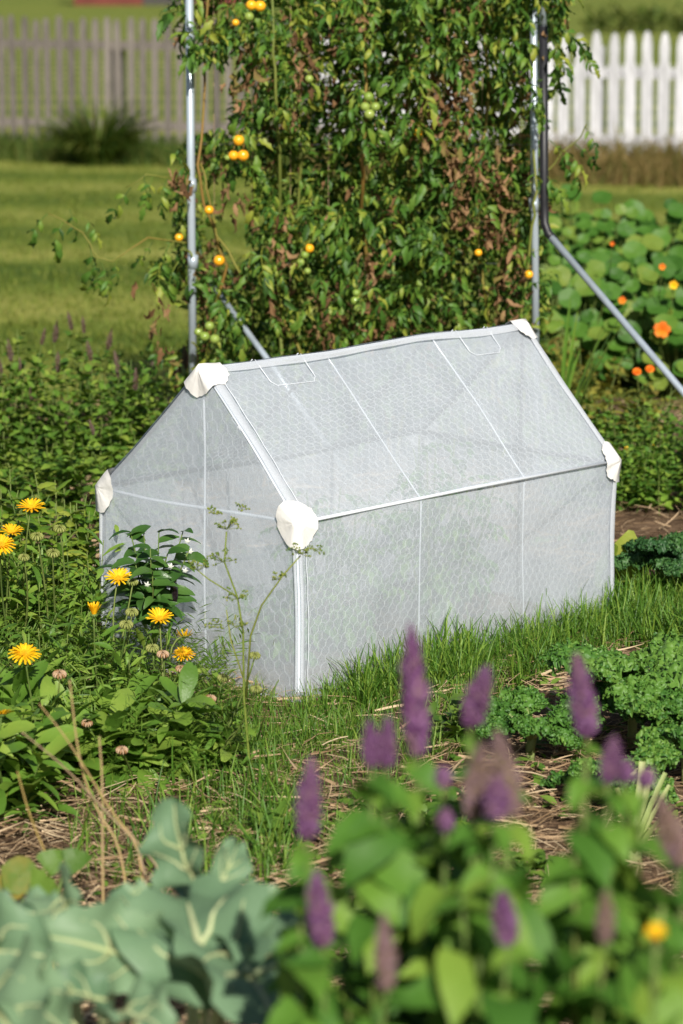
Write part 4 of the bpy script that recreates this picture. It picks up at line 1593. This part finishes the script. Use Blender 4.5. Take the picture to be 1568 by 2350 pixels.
# ------------------------------------------------------------------ pepper plant with a dark pod
pb = GX(352, 6.42)
pep = empty('pepper_plant', pb, 'dark green pepper plant with a blackish pod and white blossoms before the cover', 'pepper plant')
pl = variants(lambda q: blade(.46, pr_ovate, 6, 1, .3, .35, q.uniform(.5, 1.2), .01, q, twist=q.uniform(-.4, .4)), 6, 'leaf', M['pepleaf'], 20)
mb = MB()
main = curve_pts((0, 0, 0), P(345, 1400, 6.4) - pb, (.01, 0, 0), 5)
mb.tube(main, [.006, .0055, .005, .0045, .004, .0038], 6)
tips = [(300, 1222, 6.42), (270, 1290, 6.40), (330, 1225, 6.44), (365, 1222, 6.38), (420, 1220, 6.42), (435, 1260, 6.36), (385, 1270, 6.34), (310, 1290, 6.34), (350, 1310, 6.30), (400, 1320, 6.36), (330, 1370, 6.32), (375, 1390, 6.34), (290, 1330, 6.36), (345, 1260, 6.32)]
for (px, py, d) in tips:
    tp = P(px, py, d) - pb
    st = main[r0.choice((3, 4, 5))]
    pts = curve_pts(st, tp, Vector((0, 0, -.01)), 5)
    mb.tube(pts, [.003, .0028, .0025, .002, .0018, .0015], 5)
    for k in range(9):
        t = .35 + .65 * k / 8
        p, dd = path_at(pts, min(t, .999))
        a = r0.uniform(0, 6.28)
        hd_ = Vector((tp.x - st.x, 0, 0))
        dv = Vector((math.cos(a) * 1.3 + hd_.x * 5, math.sin(a) * .6 - .15, r0.uniform(-.35, .35)))
        add('leaf', r0.choice(pl), pep, mat_from(p, dv, up=(0, -.45, 1), roll=r0.uniform(-.5, .5), sc=r0.uniform(.04, .075)))
mb.build('stem', M['greenstem'], pep)


def pod(px, py, d, ln, rad, matl):
    q = P(px, py, d) - pb
    prof = [(0, .35), (.05, .8), (.15, 1), (.4, .98), (.65, .82), (.85, .52), (.96, .22), (1, .05)]
    m_ = MB()
    m_.tube([Vector((.004 * math.sin(t * 3), 0, -t * ln)) for t, w in prof], [rad * w for t, w in prof], 10)
    f = m_.build('pepper_pod', matl, pep, Matrix.Translation(q) @ Matrix.Rotation(-.06, 4, 'Y'))
    c = MB()
    c.tube([(0, 0, .018), (0, 0, .004), (0, 0, -.003)], [.0022, .003, rad * .8], 8)
    c.build('pod_cap', M['greenstem'], f)


pod(396, 1335, 6.36, .058, .0088, M['pod'])
pod(361, 1360, 6.33, .036, .0062, M['pepleaf'])
wf = MB()
rr = random.Random(6)
for k in range(5):
    v, f = blade(.5, pr_ovate, 3, 1, 0, .25, .9, 0, rr)
    A = Matrix.Rotation(k * 1.257, 3, 'Z')
    wf.put([A @ Vector(p) for p in v], [tuple(q) for q in f])
wfm = wf.mesh('blossom', M['white'])
for px, py, d in ((338, 1342, 6.28), (430, 1242, 6.36), (437, 1266, 6.36), (425, 1310, 6.34), (392, 1300, 6.31)):
    add('blossom', wfm, pep, mat_from(P(px, py, d) - pb, (1, 0, 0), up=(r0.uniform(-.4, .4), -1, -.3), sc=.009))

# ------------------------------------------------------------------ dill in front of the gable, a little out of focus
db = GX(570, 5.6)
dill = empty('dill_plant', db, 'thin dill stalk with yellow-green umbels in front of the cover', 'dill')
mb = MB()


def dstem(pix, r):
    pts = [P(*q) - db for q in pix]
    mb.tube(pts, [r * (1 - .5 * i / len(pts)) for i in range(len(pts))], 5)
    return pts[-1]


dstem([(585, 1880, 5.6), (575, 1780, 5.6), (560, 1600, 5.6), (558, 1450, 5.6), (545, 1370, 5.6), (515, 1290, 5.6), (520, 1220, 5.6)], .003)
dstem([(565, 1600, 5.6), (575, 1460, 5.58), (600, 1390, 5.55), (650, 1320, 5.53), (690, 1275, 5.53)], .0025)
dstem([(560, 1560, 5.6), (530, 1470, 5.62), (520, 1400, 5.62)], .002)
dstem([(545, 1370, 5.6), (480, 1330, 5.6), (455, 1310, 5.6)], .0018)
dstem([(590, 1700, 5.6), (620, 1600, 5.55), (640, 1560, 5.55)], .0018)
mb.build('stem', M['dill'], dill)


def umbel(px, py, d, r, n):
    q = P(px, py, d) - db
    m_ = MB()
    for k in range(n):
        a, e = r0.uniform(0, 6.28), r0.uniform(-.1, 1.0)
        t = Vector((math.cos(a) * math.cos(e), math.sin(a) * math.cos(e), math.sin(e))) * r * r0.uniform(.6, 1)
        m_.tube([(0, 0, 0), t], .0006, 3, cap=False)
        for j in range(4):
            m_.ball(t + Vector((r0.uniform(-.006, .006), r0.uniform(-.006, .006), r0.uniform(-.003, .004))), .0023, 5, 3)
    m_.build('umbel', M['dill'], dill, Matrix.Translation(q))


for a in ((520, 1215, 5.6, .035, 12), (490, 1180, 5.6, .02, 7), (556, 1170, 5.6, .018, 6), (512, 1290, 5.6, .03, 12), (455, 1310, 5.6, .028, 12), (545, 1375, 5.6, .03, 9), (692, 1272, 5.53, .03, 10), (640, 1330, 5.54, .02, 7), (540, 1440, 5.6, .025, 9), (490, 1440, 5.6, .022, 8), (725, 1265, 5.53, .015, 5)):
    umbel(*a)
ms = []
for k in range(260):
    px, py = r0.gauss(548, 26), r0.uniform(1400, 1760)
    ms.append((0, mat_from(P(px, py, 5.6 + r0.uniform(-.04, .04)) - db, (r0.uniform(-1, 1), r0.uniform(-1, 1), r0.uniform(0, 1)), sc=r0.uniform(.02, .045))))
scatter('thread_leaves', [blade(.025, pr_lance, 3, 1, 0, .1, .5, 0, r0)], ms, M['dill'], dill)


# ------------------------------------------------------------------ curly kale
def kale_leaf(rnd):
    nu, nv = 54, 38
    V, F = [], []
    x = z = 0
    s1 = rnd.uniform(0, 90)
    lift, droop = rnd.uniform(.2, .5), rnd.uniform(1.5, 2.2)
    for i in range(nu + 1):
        t = i / nu
        an = lift - droop * t
        if i:
            x += math.cos(an) / nu
            z += math.sin(an) / nu
        hw = .40 * (math.sin(math.pi * min(1, (t * .9 + .1)) ** .8) ** .55) * (1 if t > .14 else .25 + t * 5)
        nx_, nz_ = -math.sin(an), math.cos(an)
        for j in range(nv + 1):
            s = 2 * j / nv - 1
            y = s * hw
            A = .30 + .70 * abs(s)
            q = Vector((x * 9 + s1, y * 9, z * 9))
            q2 = Vector((x * 21, y * 21 + s1, z * 21))
            n1, n2, n3 = noise.noise(q), noise.noise(q2), noise.noise(q2 + Vector((31, 7, 3)))
            off = A * (.13 * n1 + .11 * n2) - .10 * s * s * (1 if t > .2 else 0)
            V.append((x + nx_ * off + .08 * A * n3, y + .08 * A * noise.noise(q2 + Vector((3, 51, 9))), z + nz_ * off))
    for i in range(nu):
        for j in range(nv):
            a = i * (nv + 1) + j
            F.append((a, a + nv + 1, a + nv + 2, a + 1))
    return np.array(V), np.array(F)


kl = variants(kale_leaf, 4, 'leaf', M['kale'], 24)
kd = variants(kale_leaf, 3, 'leaf', M['kaledark'], 25)


def frill_t(rnd):
    return blade(.9, lambda t: .5 + .5 * math.sin(math.pi * t), 3, 1, rnd.uniform(.5, 1.2), .2, rnd.uniform(1, 2.4), .25, rnd, twist=rnd.uniform(-2, 2))


fr_t = [frill_t(random.Random(k)) for k in range(6)]


def kale(px, d, lab, n_, L0, h, meshes, matl, az0=-1.57, spread=6.28):
    b = GX(px, d)
    root = empty('curly_kale', b, lab, 'kale', 'curly kale plants')
    stem = MB()
    stem.tube([(0, 0, 0), (0, 0, h * .6), (.01, 0, h)], [.010, .011, .008], 8)
    stem.build('stem', M['palestem'], root)
    fr = []
    for i in range(n_):
        a = az0 + spread * (i + r0.uniform(-.2, .2)) / n_
        e = r0.uniform(.05, .75) if i % 2 else r0.uniform(.5, 1.15)
        L_ = L0 * r0.uniform(.8, 1.12)
        q = Vector((math.cos(a) * .045, math.sin(a) * .045, h + .03 * e))
        dv = Vector((math.cos(a) * math.cos(e), math.sin(a) * math.cos(e), math.sin(e)))
        me_ = r0.choice(meshes)
        A = mat_from(q, dv, roll=r0.uniform(-.25, .25), sc=L_)
        add('leaf', me_, root, A)
        mb_ = MB()
        mb_.tube(curve_pts((0, 0, h * .75), q + dv * L_ * .1, (0, 0, .01), 4), [.006, .0055, .005, .0045, .004], 6)
        mb_.build('petiole', M['palestem'], root)
        co = np.empty(len(me_.vertices) * 3, np.float32)
        me_.vertices.foreach_get('co', co)
        co = co.reshape(-1, 3)
        for k in range(300):
            p = A @ Vector(co[r0.randrange(len(co))])
            fr.append((r0.randrange(6), mat_from(p, (r0.uniform(-1, 1), r0.uniform(-1, .6), r0.uniform(-.4, 1)), roll=r0.uniform(-2, 2), sc=r0.uniform(.004, .011))))
    scatter('leaf_frills', fr_t, fr, matl, root)


kale(1462, 5.98, 'large mounded curly kale at the right, beside the back corner of the cover', 11, .20, .145, kl, M['kale'])
kale(1225, 5.86, 'smaller curly kale arching over the straw in front of the long wall', 8, .13, .085, kl, M['kale'])
kale(1425, 5.50, 'low curly kale in front of the large one, above the cut leek', 7, .12, .06, kl, M['kale'])
kale(1590, 5.70, 'curly kale cut by the right edge, above the cut leek', 8, .16, .11, kl, M['kale'])
kale(1548, 7.35, 'dark curly kale on the straw behind the cover', 9, .17, .12, kd, M['kaledark'])

# lettuce-like seedling with pale ribs
lb = GX(1425, 7.45)
let = empty('leaf_beet', lb, 'young bright green leaf beet behind the back corner of the cover', 'plant')
ll = variants(lambda q: blade(.55, lambda t: .12 if t < .3 else pr_ovate((t - .3) / .7), 8, 2, .18, .9, q.uniform(.5, 1.3), .02, q), 3, 'leaf', M['basleaf'], 26)
for (tx, ty, td, s) in ((1445, 1190, 7.5, .17), (1420, 1230, 7.4, .14), (1470, 1240, 7.3, .16), (1490, 1290, 7.2, .14), (1415, 1290, 7.25, .12), (1450, 1310, 7.2, .12)):
    dv = P(tx, ty, td) - lb
    dv.z *= .55
    lf = add('leaf', r0.choice(ll), let, mat_from((0, 0, 0), dv, up=(0, -.6, .8), sc=s * 1.35))
    m_ = MB()
    m_.tube([(0, 0, .004), (.2, 0, .13), (.45, 0, .27)], [.016, .012, .006], 5)
    m_.build('midrib', M['palestem'], lf)

# cut pale stalks
sb = GX(1475, 5.15)
stub = empty('leek_stub', sb, 'cut pale green leek with splayed stalks on the straw at the right', 'leek')
for (tx, ty, d) in ((1475, 1630, 5.2), (1530, 1660, 5.2), (1420, 1690, 5.1), (1560, 1740, 5.05), (1500, 1650, 5.25), (1430, 1740, 5.0), (1545, 1700, 5.2)):
    t = P(tx, ty, d) - sb
    v, f = blade(.085, lambda q: 1 - .2 * q, 5, 1, .9, 0, .3, 0, r0)
    add('stalk', mesh_np('stalk', v, f, M['palestem']), stub, mat_from((0, 0, .02), t - Vector((0, 0, .03)), sc=t.length * .62))
m_ = MB()
m_.tube([(0, 0, 0), (0, 0, .035), (0, 0, .05)], [.016, .014, .012], 8)
m_.build('stem', M['palestem'], stub)

# broad weed at the foot of the long side; thistle on the straw
wl = variants(lambda q: blade(.5, pr_ovate, 6, 1, .3, .3, q.uniform(.5, 1.1), .03, q), 4, 'leaf', M['weed'], 28)
for px, d, h, ns, lab in ((1060, 5.95, .14, 6, 'leafy weed at the foot of the long netting wall'), (1010, 5.3, .13, 5, 'leafy weed between the purple spikes and the grass'), (1260, 5.05, .05, 5, 'flat thistle seedling on the straw in front of the kale'), (900, 5.45, .06, 6, 'small leafy weed in the grass before the front corner'), (640, 5.3, .06, 6, 'small leafy weed in front of the front corner of the cover'), (760, 4.75, .06, 6, 'small weed on the straw behind the leftmost purple spike')):
    b = GX(px, d)
    root = empty('weed', b, lab, 'weed')
    stem_plant(root, fan(b, ns, .07, h, r0, .3, .02), wl, M['greenstem'], 4, (.05, .09), r0, .2, (-.1, .5), .0025, True, face=(0, -.3, .2))

# ------------------------------------------------------------------ grass round the cover, straw mulch
gt = [grass_t(r0, w=.045, seg=4, droop=(.15, 1.5)) for _ in range(10)]


def blades(zones, seed):
    rr = random.Random(seed)
    out = []
    for poly, n_, h0, h1 in zones:
        x0, x1 = min(p[0] for p in poly), max(p[0] for p in poly)
        y0, y1 = min(p[1] for p in poly), max(p[1] for p in poly)
        k = 0
        while k < n_:
            px, py = rr.uniform(x0, x1), rr.uniform(y0, y1)
            if not in_poly(px, py, poly):
                continue
            k += 1
            g = G(px, py)
            l = (g.dot(u_), g.dot(v_))
            if 0 <= l[0] <= LEN and 0 <= l[1] <= WID:
                continue
            cl = .5 + .5 * noise.noise(Vector((g.x * 7, g.y * 7, 5)))
            if rr.random() > .25 + cl:
                continue
            a = rr.uniform(0, 6.28)
            sc = rr.uniform(h0, h1) * (.6 + .6 * cl)
            out.append((rr.randrange(10), mat_from((g.x, g.y, .008), (math.cos(a), math.sin(a), rr.uniform(-.25, .25)), sc=sc)))
    return out


zones = [
    ([(800, 1606), (1050, 1530), (1430, 1425), (1440, 1460), (1080, 1600), (830, 1680)], 2600, .07, .17),
    ([(690, 1640), (800, 1606), (830, 1690), (760, 1760), (690, 1740)], 900, .04, .10),
    ([(500, 1600), (690, 1645), (740, 1740), (620, 1800), (480, 1740)], 1700, .04, .09),
    ([(1400, 1440), (1600, 1330), (1620, 1540), (1440, 1500)], 2200, .07, .17),
    ([(430, 1740), (980, 1640), (1010, 1760), (860, 1950), (420, 1950)], 2600, .03, .09),
    ([(760, 1690), (1100, 1590), (1150, 1650), (1060, 1760), (800, 1820)], 1500, .04, .10),
    ([(180, 1800), (600, 1850), (620, 2100), (150, 2050)], 600, .06, .14),
    ([(1120, 1530), (1440, 1440), (1450, 1500), (1180, 1600)], 1300, .06, .13),
    ([(1060, 1560), (1160, 1540), (1150, 1640), (1040, 1660)], 350, .05, .11),
    ([(560, 1850), (700, 1850), (690, 2050), (600, 2050)], 350, .05, .14),
    ([(-100, 1080), (250, 1080), (240, 1130), (-100, 1130)], 500, .06, .16),
    ([(1430, 1120), (1650, 1100), (1650, 1150), (1430, 1150)], 120, .05, .12),
]
o = scatter('grass', gt, blades(zones, 51), M['grass'])
o['label'] = 'fresh green grass round the foot of the cover'
o['category'] = 'grass'

sm = MB()
sm.tube([(-.5, 0, 0), (.0, .03, .02), (.5, 0, 0)], [.009, .009, .007], 3, cap=False)
st_t = [(np.array(sm.v), np.array(sm.f))]
sm = MB()
sm.tube([(-.5, 0, 0), (.05, -.06, .05), (.5, .03, .0)], [.013, .013, .009], 3, cap=False)
st_t.append((np.array(sm.v), np.array(sm.f)))
v, f = blade(.06, lambda t: 1 - .6 * t, 4, 1, .4, .15, .3, 0, r0, twist=1.2)
st_t.append((v, f))
ms = []
rr = random.Random(61)
while len(ms) < 26000:
    d = rr.uniform(3.6, 11.0)
    px = rr.uniform(-150, 1750)
    b = GX(px, d)
    l = (b.dot(u_), b.dot(v_))
    if 0 <= l[0] <= LEN and 0 <= l[1] <= WID:
        continue
    if rr.random() > .35 + .9 * (.5 + .5 * noise.noise(Vector((b.x * 3, b.y * 3, 9)))):
        continue
    if d > 8 and rr.random() < .4:
        continue
    a = rr.gauss(0.3, 1.1)
    ms.append((rr.randrange(3), mat_from((b.x, b.y, bed_z(b.x, b.y) + rr.uniform(.002, .03)), (math.cos(a), math.sin(a), rr.gauss(0, .2)), roll=rr.uniform(-3, 3), sc=rr.uniform(.02, .03) if rr.random() < .4 else rr.uniform(.03, .12))))
o = scatter('straw_mulch', st_t, ms, M['straw'])
o['label'] = 'tan straw mulch strewn over the bed'
o['category'] = 'straw'

# low creeping weeds in the straw
ms = []
for k in range(9000):
    px, d = rr.uniform(-100, 1700), rr.uniform(4.2, 8.9)
    b = GX(px, d)
    l = (b.dot(u_), b.dot(v_))
    if -.02 <= l[0] <= LEN and 0 <= l[1] <= WID:
        continue
    if noise.noise(Vector((b.x * 2.2, b.y * 2.2, 4))) + (.4 if 400 < px < 1150 and d < 5.9 else -.05) < 0:
        continue
    a = rr.uniform(0, 6.28)
    ms.append((rr.randrange(4), mat_from((b.x, b.y, .01 + rr.uniform(0, .03)), (math.cos(a), math.sin(a), rr.uniform(0, .8)), roll=rr.uniform(-.6, .6), sc=rr.uniform(.012, .04))))
o = scatter('creeping_weeds', [blade(.5, pr_ovate, 3, 1, .3, .3, .7, 0, random.Random(k)) for k in range(4)], ms, M['weed'])
o['label'] = 'low creeping weeds growing through the straw'
o['category'] = 'weeds'

# ------------------------------------------------------------------ dry stems, a turning leaf, front left
sb2 = GX(230, 4.5)
dry = empty('dry_grass_stems', sb2, 'bleached dry grass stems bending over the straw at the lower left', 'grass clump')
for pix, r_ in (([(330, 1950, 4.5), (260, 1870, 4.5), (200, 1770, 4.48), (150, 1690, 4.46), (90, 1615, 4.45)], .0024), ([(290, 1960, 4.5), (215, 1850, 4.5), (180, 1740, 4.5), (160, 1560, 4.5)], .0028),
                ([(340, 1960, 4.5), (240, 1860, 4.5), (150, 1760, 4.46), (50, 1680, 4.42)], .0024), ([(235, 1960, 4.5), (236, 1800, 4.5), (228, 1690, 4.5)], .003),
                ([(120, 1990, 4.45), (70, 1880, 4.45), (40, 1770, 4.45)], .0024), ([(380, 2010, 4.4), (320, 1940, 4.4), (290, 1900, 4.4)], .0026)):
    pts = [P(*q) - sb2 for q in pix]
    pts = [Vector((pts[0].x, pts[0].y, 0))] + pts
    for _ in range(2):      # round off the kinks
        pts = [pts[0]] + [a.lerp(b, t) for a, b in zip(pts, pts[1:]) for t in (.25, .75)] + [pts[-1]]
    m_ = MB()
    m_.tube(pts, [r_ * (1 - .6 * i / len(pts)) for i in range(len(pts))], 5)
    m_.build('stem', M['goldstraw'], dry)
tb = GX(45, 4.3)
tl = empty('turning_vine', tb, 'squash seedling with one yellow-red turning leaf at the lower left edge', 'plant')
ql = variants(round_leaf, 3, 'leaf', M['autumn'], 31)
qg = variants(lambda q: blade(.9, pr_heart, 7, 2, .12, .3, q.uniform(.4, .9), .05, q), 3, 'leaf', M['weed'], 32)
for (bx, by, tx, ty, d, s, m_) in ((45, 2010, 35, 1900, 4.3, .062, ql[0]), (100, 1990, 180, 1930, 4.35, .05, qg[0]), (150, 1980, 270, 1950, 4.35, .05, qg[1]), (70, 2030, 130, 2040, 4.2, .06, qg[2]), (20, 2040, -30, 2000, 4.3, .06, ql[1])):
    q, t = P(bx, by, d) - tb, P(tx, ty, d + .03) - tb
    add('leaf', m_, tl, mat_from(q, t - q, up=(.2, -.8, .6), sc=s))
    k = MB()
    k.tube(curve_pts((0, 0, 0), q, (0, 0, .03), 4), .003, 5)
    k.build('petiole', M['greenstem'], tl)


# ------------------------------------------------------------------ broccoli leaves, lower left
def cole_leaf(rnd):
    nu, nv = 16, 6
    V, F = [], []
    x = z = 0
    lift, droop = rnd.uniform(.1, .4), rnd.uniform(.5, 1.1)
    s1 = rnd.uniform(0, 50)
    for i in range(nu + 1):
        t = i / nu
        an = lift - droop * t
        if i:
            x += math.cos(an) / nu
            z += math.sin(an) / nu
        hw = .37 * math.sin(math.pi * (t * .86 + .12) ** .95) ** .6 * (1 + .12 * math.sin(t * 19 + s1) + .06 * math.sin(t * 43 + s1))
        if t < .12:
            hw *= .35 + t * 5.4
        for j in range(-nv, nv + 1):
            s = j / nv
            off = .20 * abs(s) * hw / .4 + .085 * abs(s) ** 1.6 * math.sin(t * 15 + s1 + (1.3 if s > 0 else 0)) + .04 * noise.noise(Vector((x * 5 + s1, s * 2.5, 0)))
            V.append((x - math.sin(an) * off, s * hw * .95, z + math.cos(an) * off))
    m = 2 * nv + 1
    for i in range(nu):
        for j in range(2 * nv):
            a = i * m + j
            F.append((a, a + m, a + m + 1, a + 1))
    V = np.array(V)
    # ribs following the blade
    mb_ = MB()
    mid = [Vector(V[i * m + nv]) + Vector((0, 0, .008)) for i in range(nu)]
    mb_.tube(mid, [.034 - .028 * i / nu for i in range(nu)], 5)
    for k in (3, 7):
        for sgn in (-1, 1):
            pts = []
            for q in range(5):
                i = min(nu, k + int(q * 1.3))
                j = nv + sgn * int(q * nv * .2)
                pts.append(Vector(V[i * m + j]) + Vector((0, 0, .006)))
            mb_.tube(pts, [.019, .016, .012, .008, .004], 4)
    return V, np.array(F), mb_


br_l = []
for k in range(5):
    V, F, mb_ = cole_leaf(random.Random(70 + k))
    br_l.append((mesh_np('leaf', V, F, M['broleaf']), mb_.mesh('ribs', M['brorib'])))


def cole(px, d, lab, leaves):
    b = GX(px, d - .45)
    root = empty('broccoli_plant', b, lab, 'broccoli', 'broccoli plants')
    m_ = MB()
    m_.tube([(0, 0, 0), (.01, 0, .12), (0, 0, .26)], [.017, .016, .013], 8)
    m_.build('stem', M['palestem'], root)
    for i, (bx, by, bd, tx, ty, td, up, w) in enumerate(leaves):
        q, t = P(bx, by, bd - .45) - b, P(tx, ty, td - .45) - b
        lm, rm = br_l[(i * 2 + int(px)) % 5]
        A = mat_from(q, t - q, up=up, sc=(t - q).length * 1.06) @ Matrix.Scale(w, 4, (0, 1, 0))
        lf = add('leaf', lm, root, A)
        add('ribs', rm, lf)
        m_ = MB()
        m_.tube(curve_pts((0, 0, .18), q, (0, 0, -.03), 4), [.007, .0065, .006, .005, .0045], 6)
        m_.build('petiole', M['brorib'], root)


F_ = (0, -.75, .65)
cole(430, 4.0, 'broccoli with one tall upright leaf and a big pale-veined leaf, right of the pair', [
    (450, 2030, 4.05, 402, 1838, 4.05, (-.5, -.8, .3), 1.0), (495, 2050, 4.0, 560, 1925, 4.05, (.2, -.9, .3), .8), (500, 2320, 3.75, 425, 2050, 3.95, (0, -.85, .5), 1.15),
    (530, 2100, 3.9, 660, 2060, 3.95, (.1, -.6, .8), .8), (555, 2150, 3.85, 700, 2270, 3.7, (.2, -.6, .8), .9), 
    (520, 2200, 3.85, 640, 2380, 3.6, (.2, -.75, .6), 1.0), (430, 2090, 4.1, 470, 1980, 4.2, F_, .9)])
cole(190, 3.95, 'broccoli with a broad flat leaf lit along its veins, middle of the lower left', [
    (360, 2220, 3.85, 105, 2150, 3.8, (.05, -.8, .55), 1.0), (350, 2120, 4.0, 180, 2070, 4.05, (0, -.2, 1), .8), (150, 2050, 4.05, 185, 2140, 3.9, (-.3, -.8, .4), .7),
    (240, 2300, 3.7, 90, 2250, 3.65, (0, -.55, .8), .8), (270, 2330, 3.7, 370, 2330, 3.6, (0, -.5, .9), .8), (280, 2060, 4.1, 360, 2050, 4.1, (0, -.5, .9), .8), (130, 2110, 4.0, 10, 2060, 4.05, (0, -.4, .9), .8)])
cole(-60, 3.8, 'broccoli at the lower left corner, cut by the frame', [
    (-90, 2190, 3.85, 125, 2200, 3.75, (0, -.8, .55), 1.1), (-60, 2120, 4.0, 80, 2080, 4.0, (0, -.3, 1), .8), (20, 2300, 3.7, 140, 2350, 3.55, (0, -.6, .8), .8), (-50, 2280, 3.7, 40, 2370, 3.5, F_, .9), (-80, 2150, 3.9, -150, 2250, 3.7, F_, .9)])

# ------------------------------------------------------------------ agastache with purple spikes, lower right, well out of focus
ag = variants(lambda q: blade(.66, pr_heart, 7, 2, .18, .1, q.uniform(.5, 1.3), .025, q, twist=q.uniform(-.3, .3)), 6, 'leaf', M['agaleaf'], 35)
sp_p = [spike_mesh('flower_spike', 1.0, .105, M['purple'], r0, 26, 9) for _ in range(3)]
sp_m = [spike_mesh('flower_spike', 1.0, .10, M['mauve'], r0, 30, 10) for _ in range(2)]
AG = [  # px, depth, label, spikes: tip, base, depth, width factor, faded?
    (930, 3.35, 'agastache with the tallest purple spike, left of the middle', [((942, 1428), (958, 1735), 3.4, .8, 0), ((848, 1650), (853, 1760), 3.3, 1.25, 0), ((890, 1640), (888, 1760), 3.3, 1.25, 0), ((1016, 1762), (1018, 1800), 3.3, 2.2, 0), ((1022, 1858), (1024, 1900), 3.25, 2.2, 0)], [(850, 1790), (910, 1790), (960, 1790), (1020, 1830), (870, 2000), (960, 2020), (900, 1930)]),
    (720, 3.3, 'agastache with a narrow spike at the left of the purple patch', [((716, 1735), (704, 1925), 3.35, 1.1, 0), ((724, 1995), (742, 2170), 3.2, 1.2, 0), ((880, 2095), (888, 2270), 3.0, 1.0, 1)], [(705, 1980), (745, 2230), (880, 2290), (800, 2120), (690, 2120), (820, 2200)]),
    (1120, 3.3, 'agastache with a crowded cluster of fading spikes in the middle', [((1120, 1525), (1078, 1665), 3.45, 1.5, 0), ((1105, 1700), (1088, 1880), 3.2, 1.25, 1), ((1140, 1672), (1172, 1870), 3.2, 1.25, 1), ((1140, 1785), (1136, 1870), 3.15, 2.2, 0), ((1150, 2040), (1166, 2165), 3.0, 1.5, 0)], [(1080, 1700), (1100, 1910), (1160, 1910), (1130, 1990), (1060, 2050), (1180, 2190), (1100, 2200)]),
    (1350, 3.35, 'agastache right of the middle with one broad purple spike', [((1322, 1495), (1348, 1690), 3.5, 1.15, 0), ((1412, 1688), (1394, 1795), 3.3, 1.4, 0), ((1392, 2040), (1388, 2160), 3.0, 1.2, 1), ((1490, 1765), (1478, 1800), 3.3, 2.5, 0)], [(1345, 1740), (1350, 1850), (1395, 1850), (1320, 1960), (1400, 2060), (1360, 2150)]),
    (1540, 3.2, 'agastache at the right edge with a leaning fading spike', [((1508, 1822), (1568, 1985), 3.15, 1.3, 1), ((1440, 1745), (1432, 1790), 3.3, 2.2, 0)], [(1560, 2020), (1520, 2080), (1580, 2200), (1480, 2150), (1450, 2230)]),
]
fcam = Vector((0, -1, .25))
for px, d, lab, spikes, tops in AG:
    d -= .5
    b = GX(px, d)
    root = empty('agastache_plant', b, lab, 'agastache', 'agastache plants in front')
    ends = []
    for (tp, bs, sdp, wf_, old) in spikes:
        sdp -= .5
        q, t = P(bs[0], bs[1], sdp) - b, P(tp[0], tp[1], sdp - .02) - b
        ln = (t - q).length
        A = mat_from(q, Vector((1, 0, 0)) - (t - q).normalized() * (t - q).normalized().x, up=t - q, sc=ln)
        rr_ = wf_ * 1.0
        A = A @ Matrix.Diagonal((rr_, rr_, 1, 1))
        add('flower_spike', r0.choice(sp_m if old else sp_p), root, A)
        ends.append(q)
    for (tx, ty) in tops:
        ends.append(P(tx, ty, d + r0.uniform(-.25, .15)) - b)
    mb = MB()
    spots = []
    for q in ends:
        foot = Vector((q.x * .3 + r0.uniform(-.02, .02), q.y * .3, 0))
        pts = curve_pts(foot, q, (r0.uniform(-.02, .02), 0, .02), 8)
        mb.tube(pts, [.0045 - .0003 * i for i in range(9)], 6)
        ph = r0.uniform(0, 3)
        for k in range(14):
            t = 1 - .06 * k - r0.uniform(0, .03)
            if t < .12:
                break
            p, dd = path_at(pts, min(t, .985))
            for s in (0, 1):
                a = ph + k * 1.57 + s * math.pi + r0.uniform(-.3, .3)
                e = r0.uniform(-.65, .15)
                dv = Vector((math.cos(a) * math.cos(e), math.sin(a) * math.cos(e), math.sin(e))) + fcam * .15
                spots.append((p, dv, r0.uniform(.044, .086) * (.55 if k == 0 else 1)))
    mb.build('stem', M['greenstem'], root)
    for p, dv, sc in spots[:290]:
        add('leaf', r0.choice(ag), root, mat_from(p, dv, up=(0, -.35, 1), roll=r0.uniform(-.5, .5), sc=sc))
# a calendula bloom among the agastache
b = GX(1505, 2.6)
lc = empty('calendula_plant', b, 'single blurred orange calendula among the agastache at the lower right', 'calendula')
q = P(1505, 2140, 2.45) - b
f = add('flower', dz_cup[0], lc, mat_from(q, (1, 0, 0), up=(-.4, -.5, .7), sc=.011))
add('disc', disc_me, f, Matrix.Translation((0, 0, .05)))
mb = MB()
mb.tube(curve_pts((0, 0, 0), q, (0, 0, .05), 6), .0025, 5)
mb.build('flower_stalk', M['greenstem'], lc)
for k in range(10):
    t = q * r0.uniform(.3, .9)
    add('leaf', r0.choice(cl_n), lc, mat_from(t, (r0.uniform(-1, 1), r0.uniform(-1, 1), .3), sc=r0.uniform(.05, .08)))
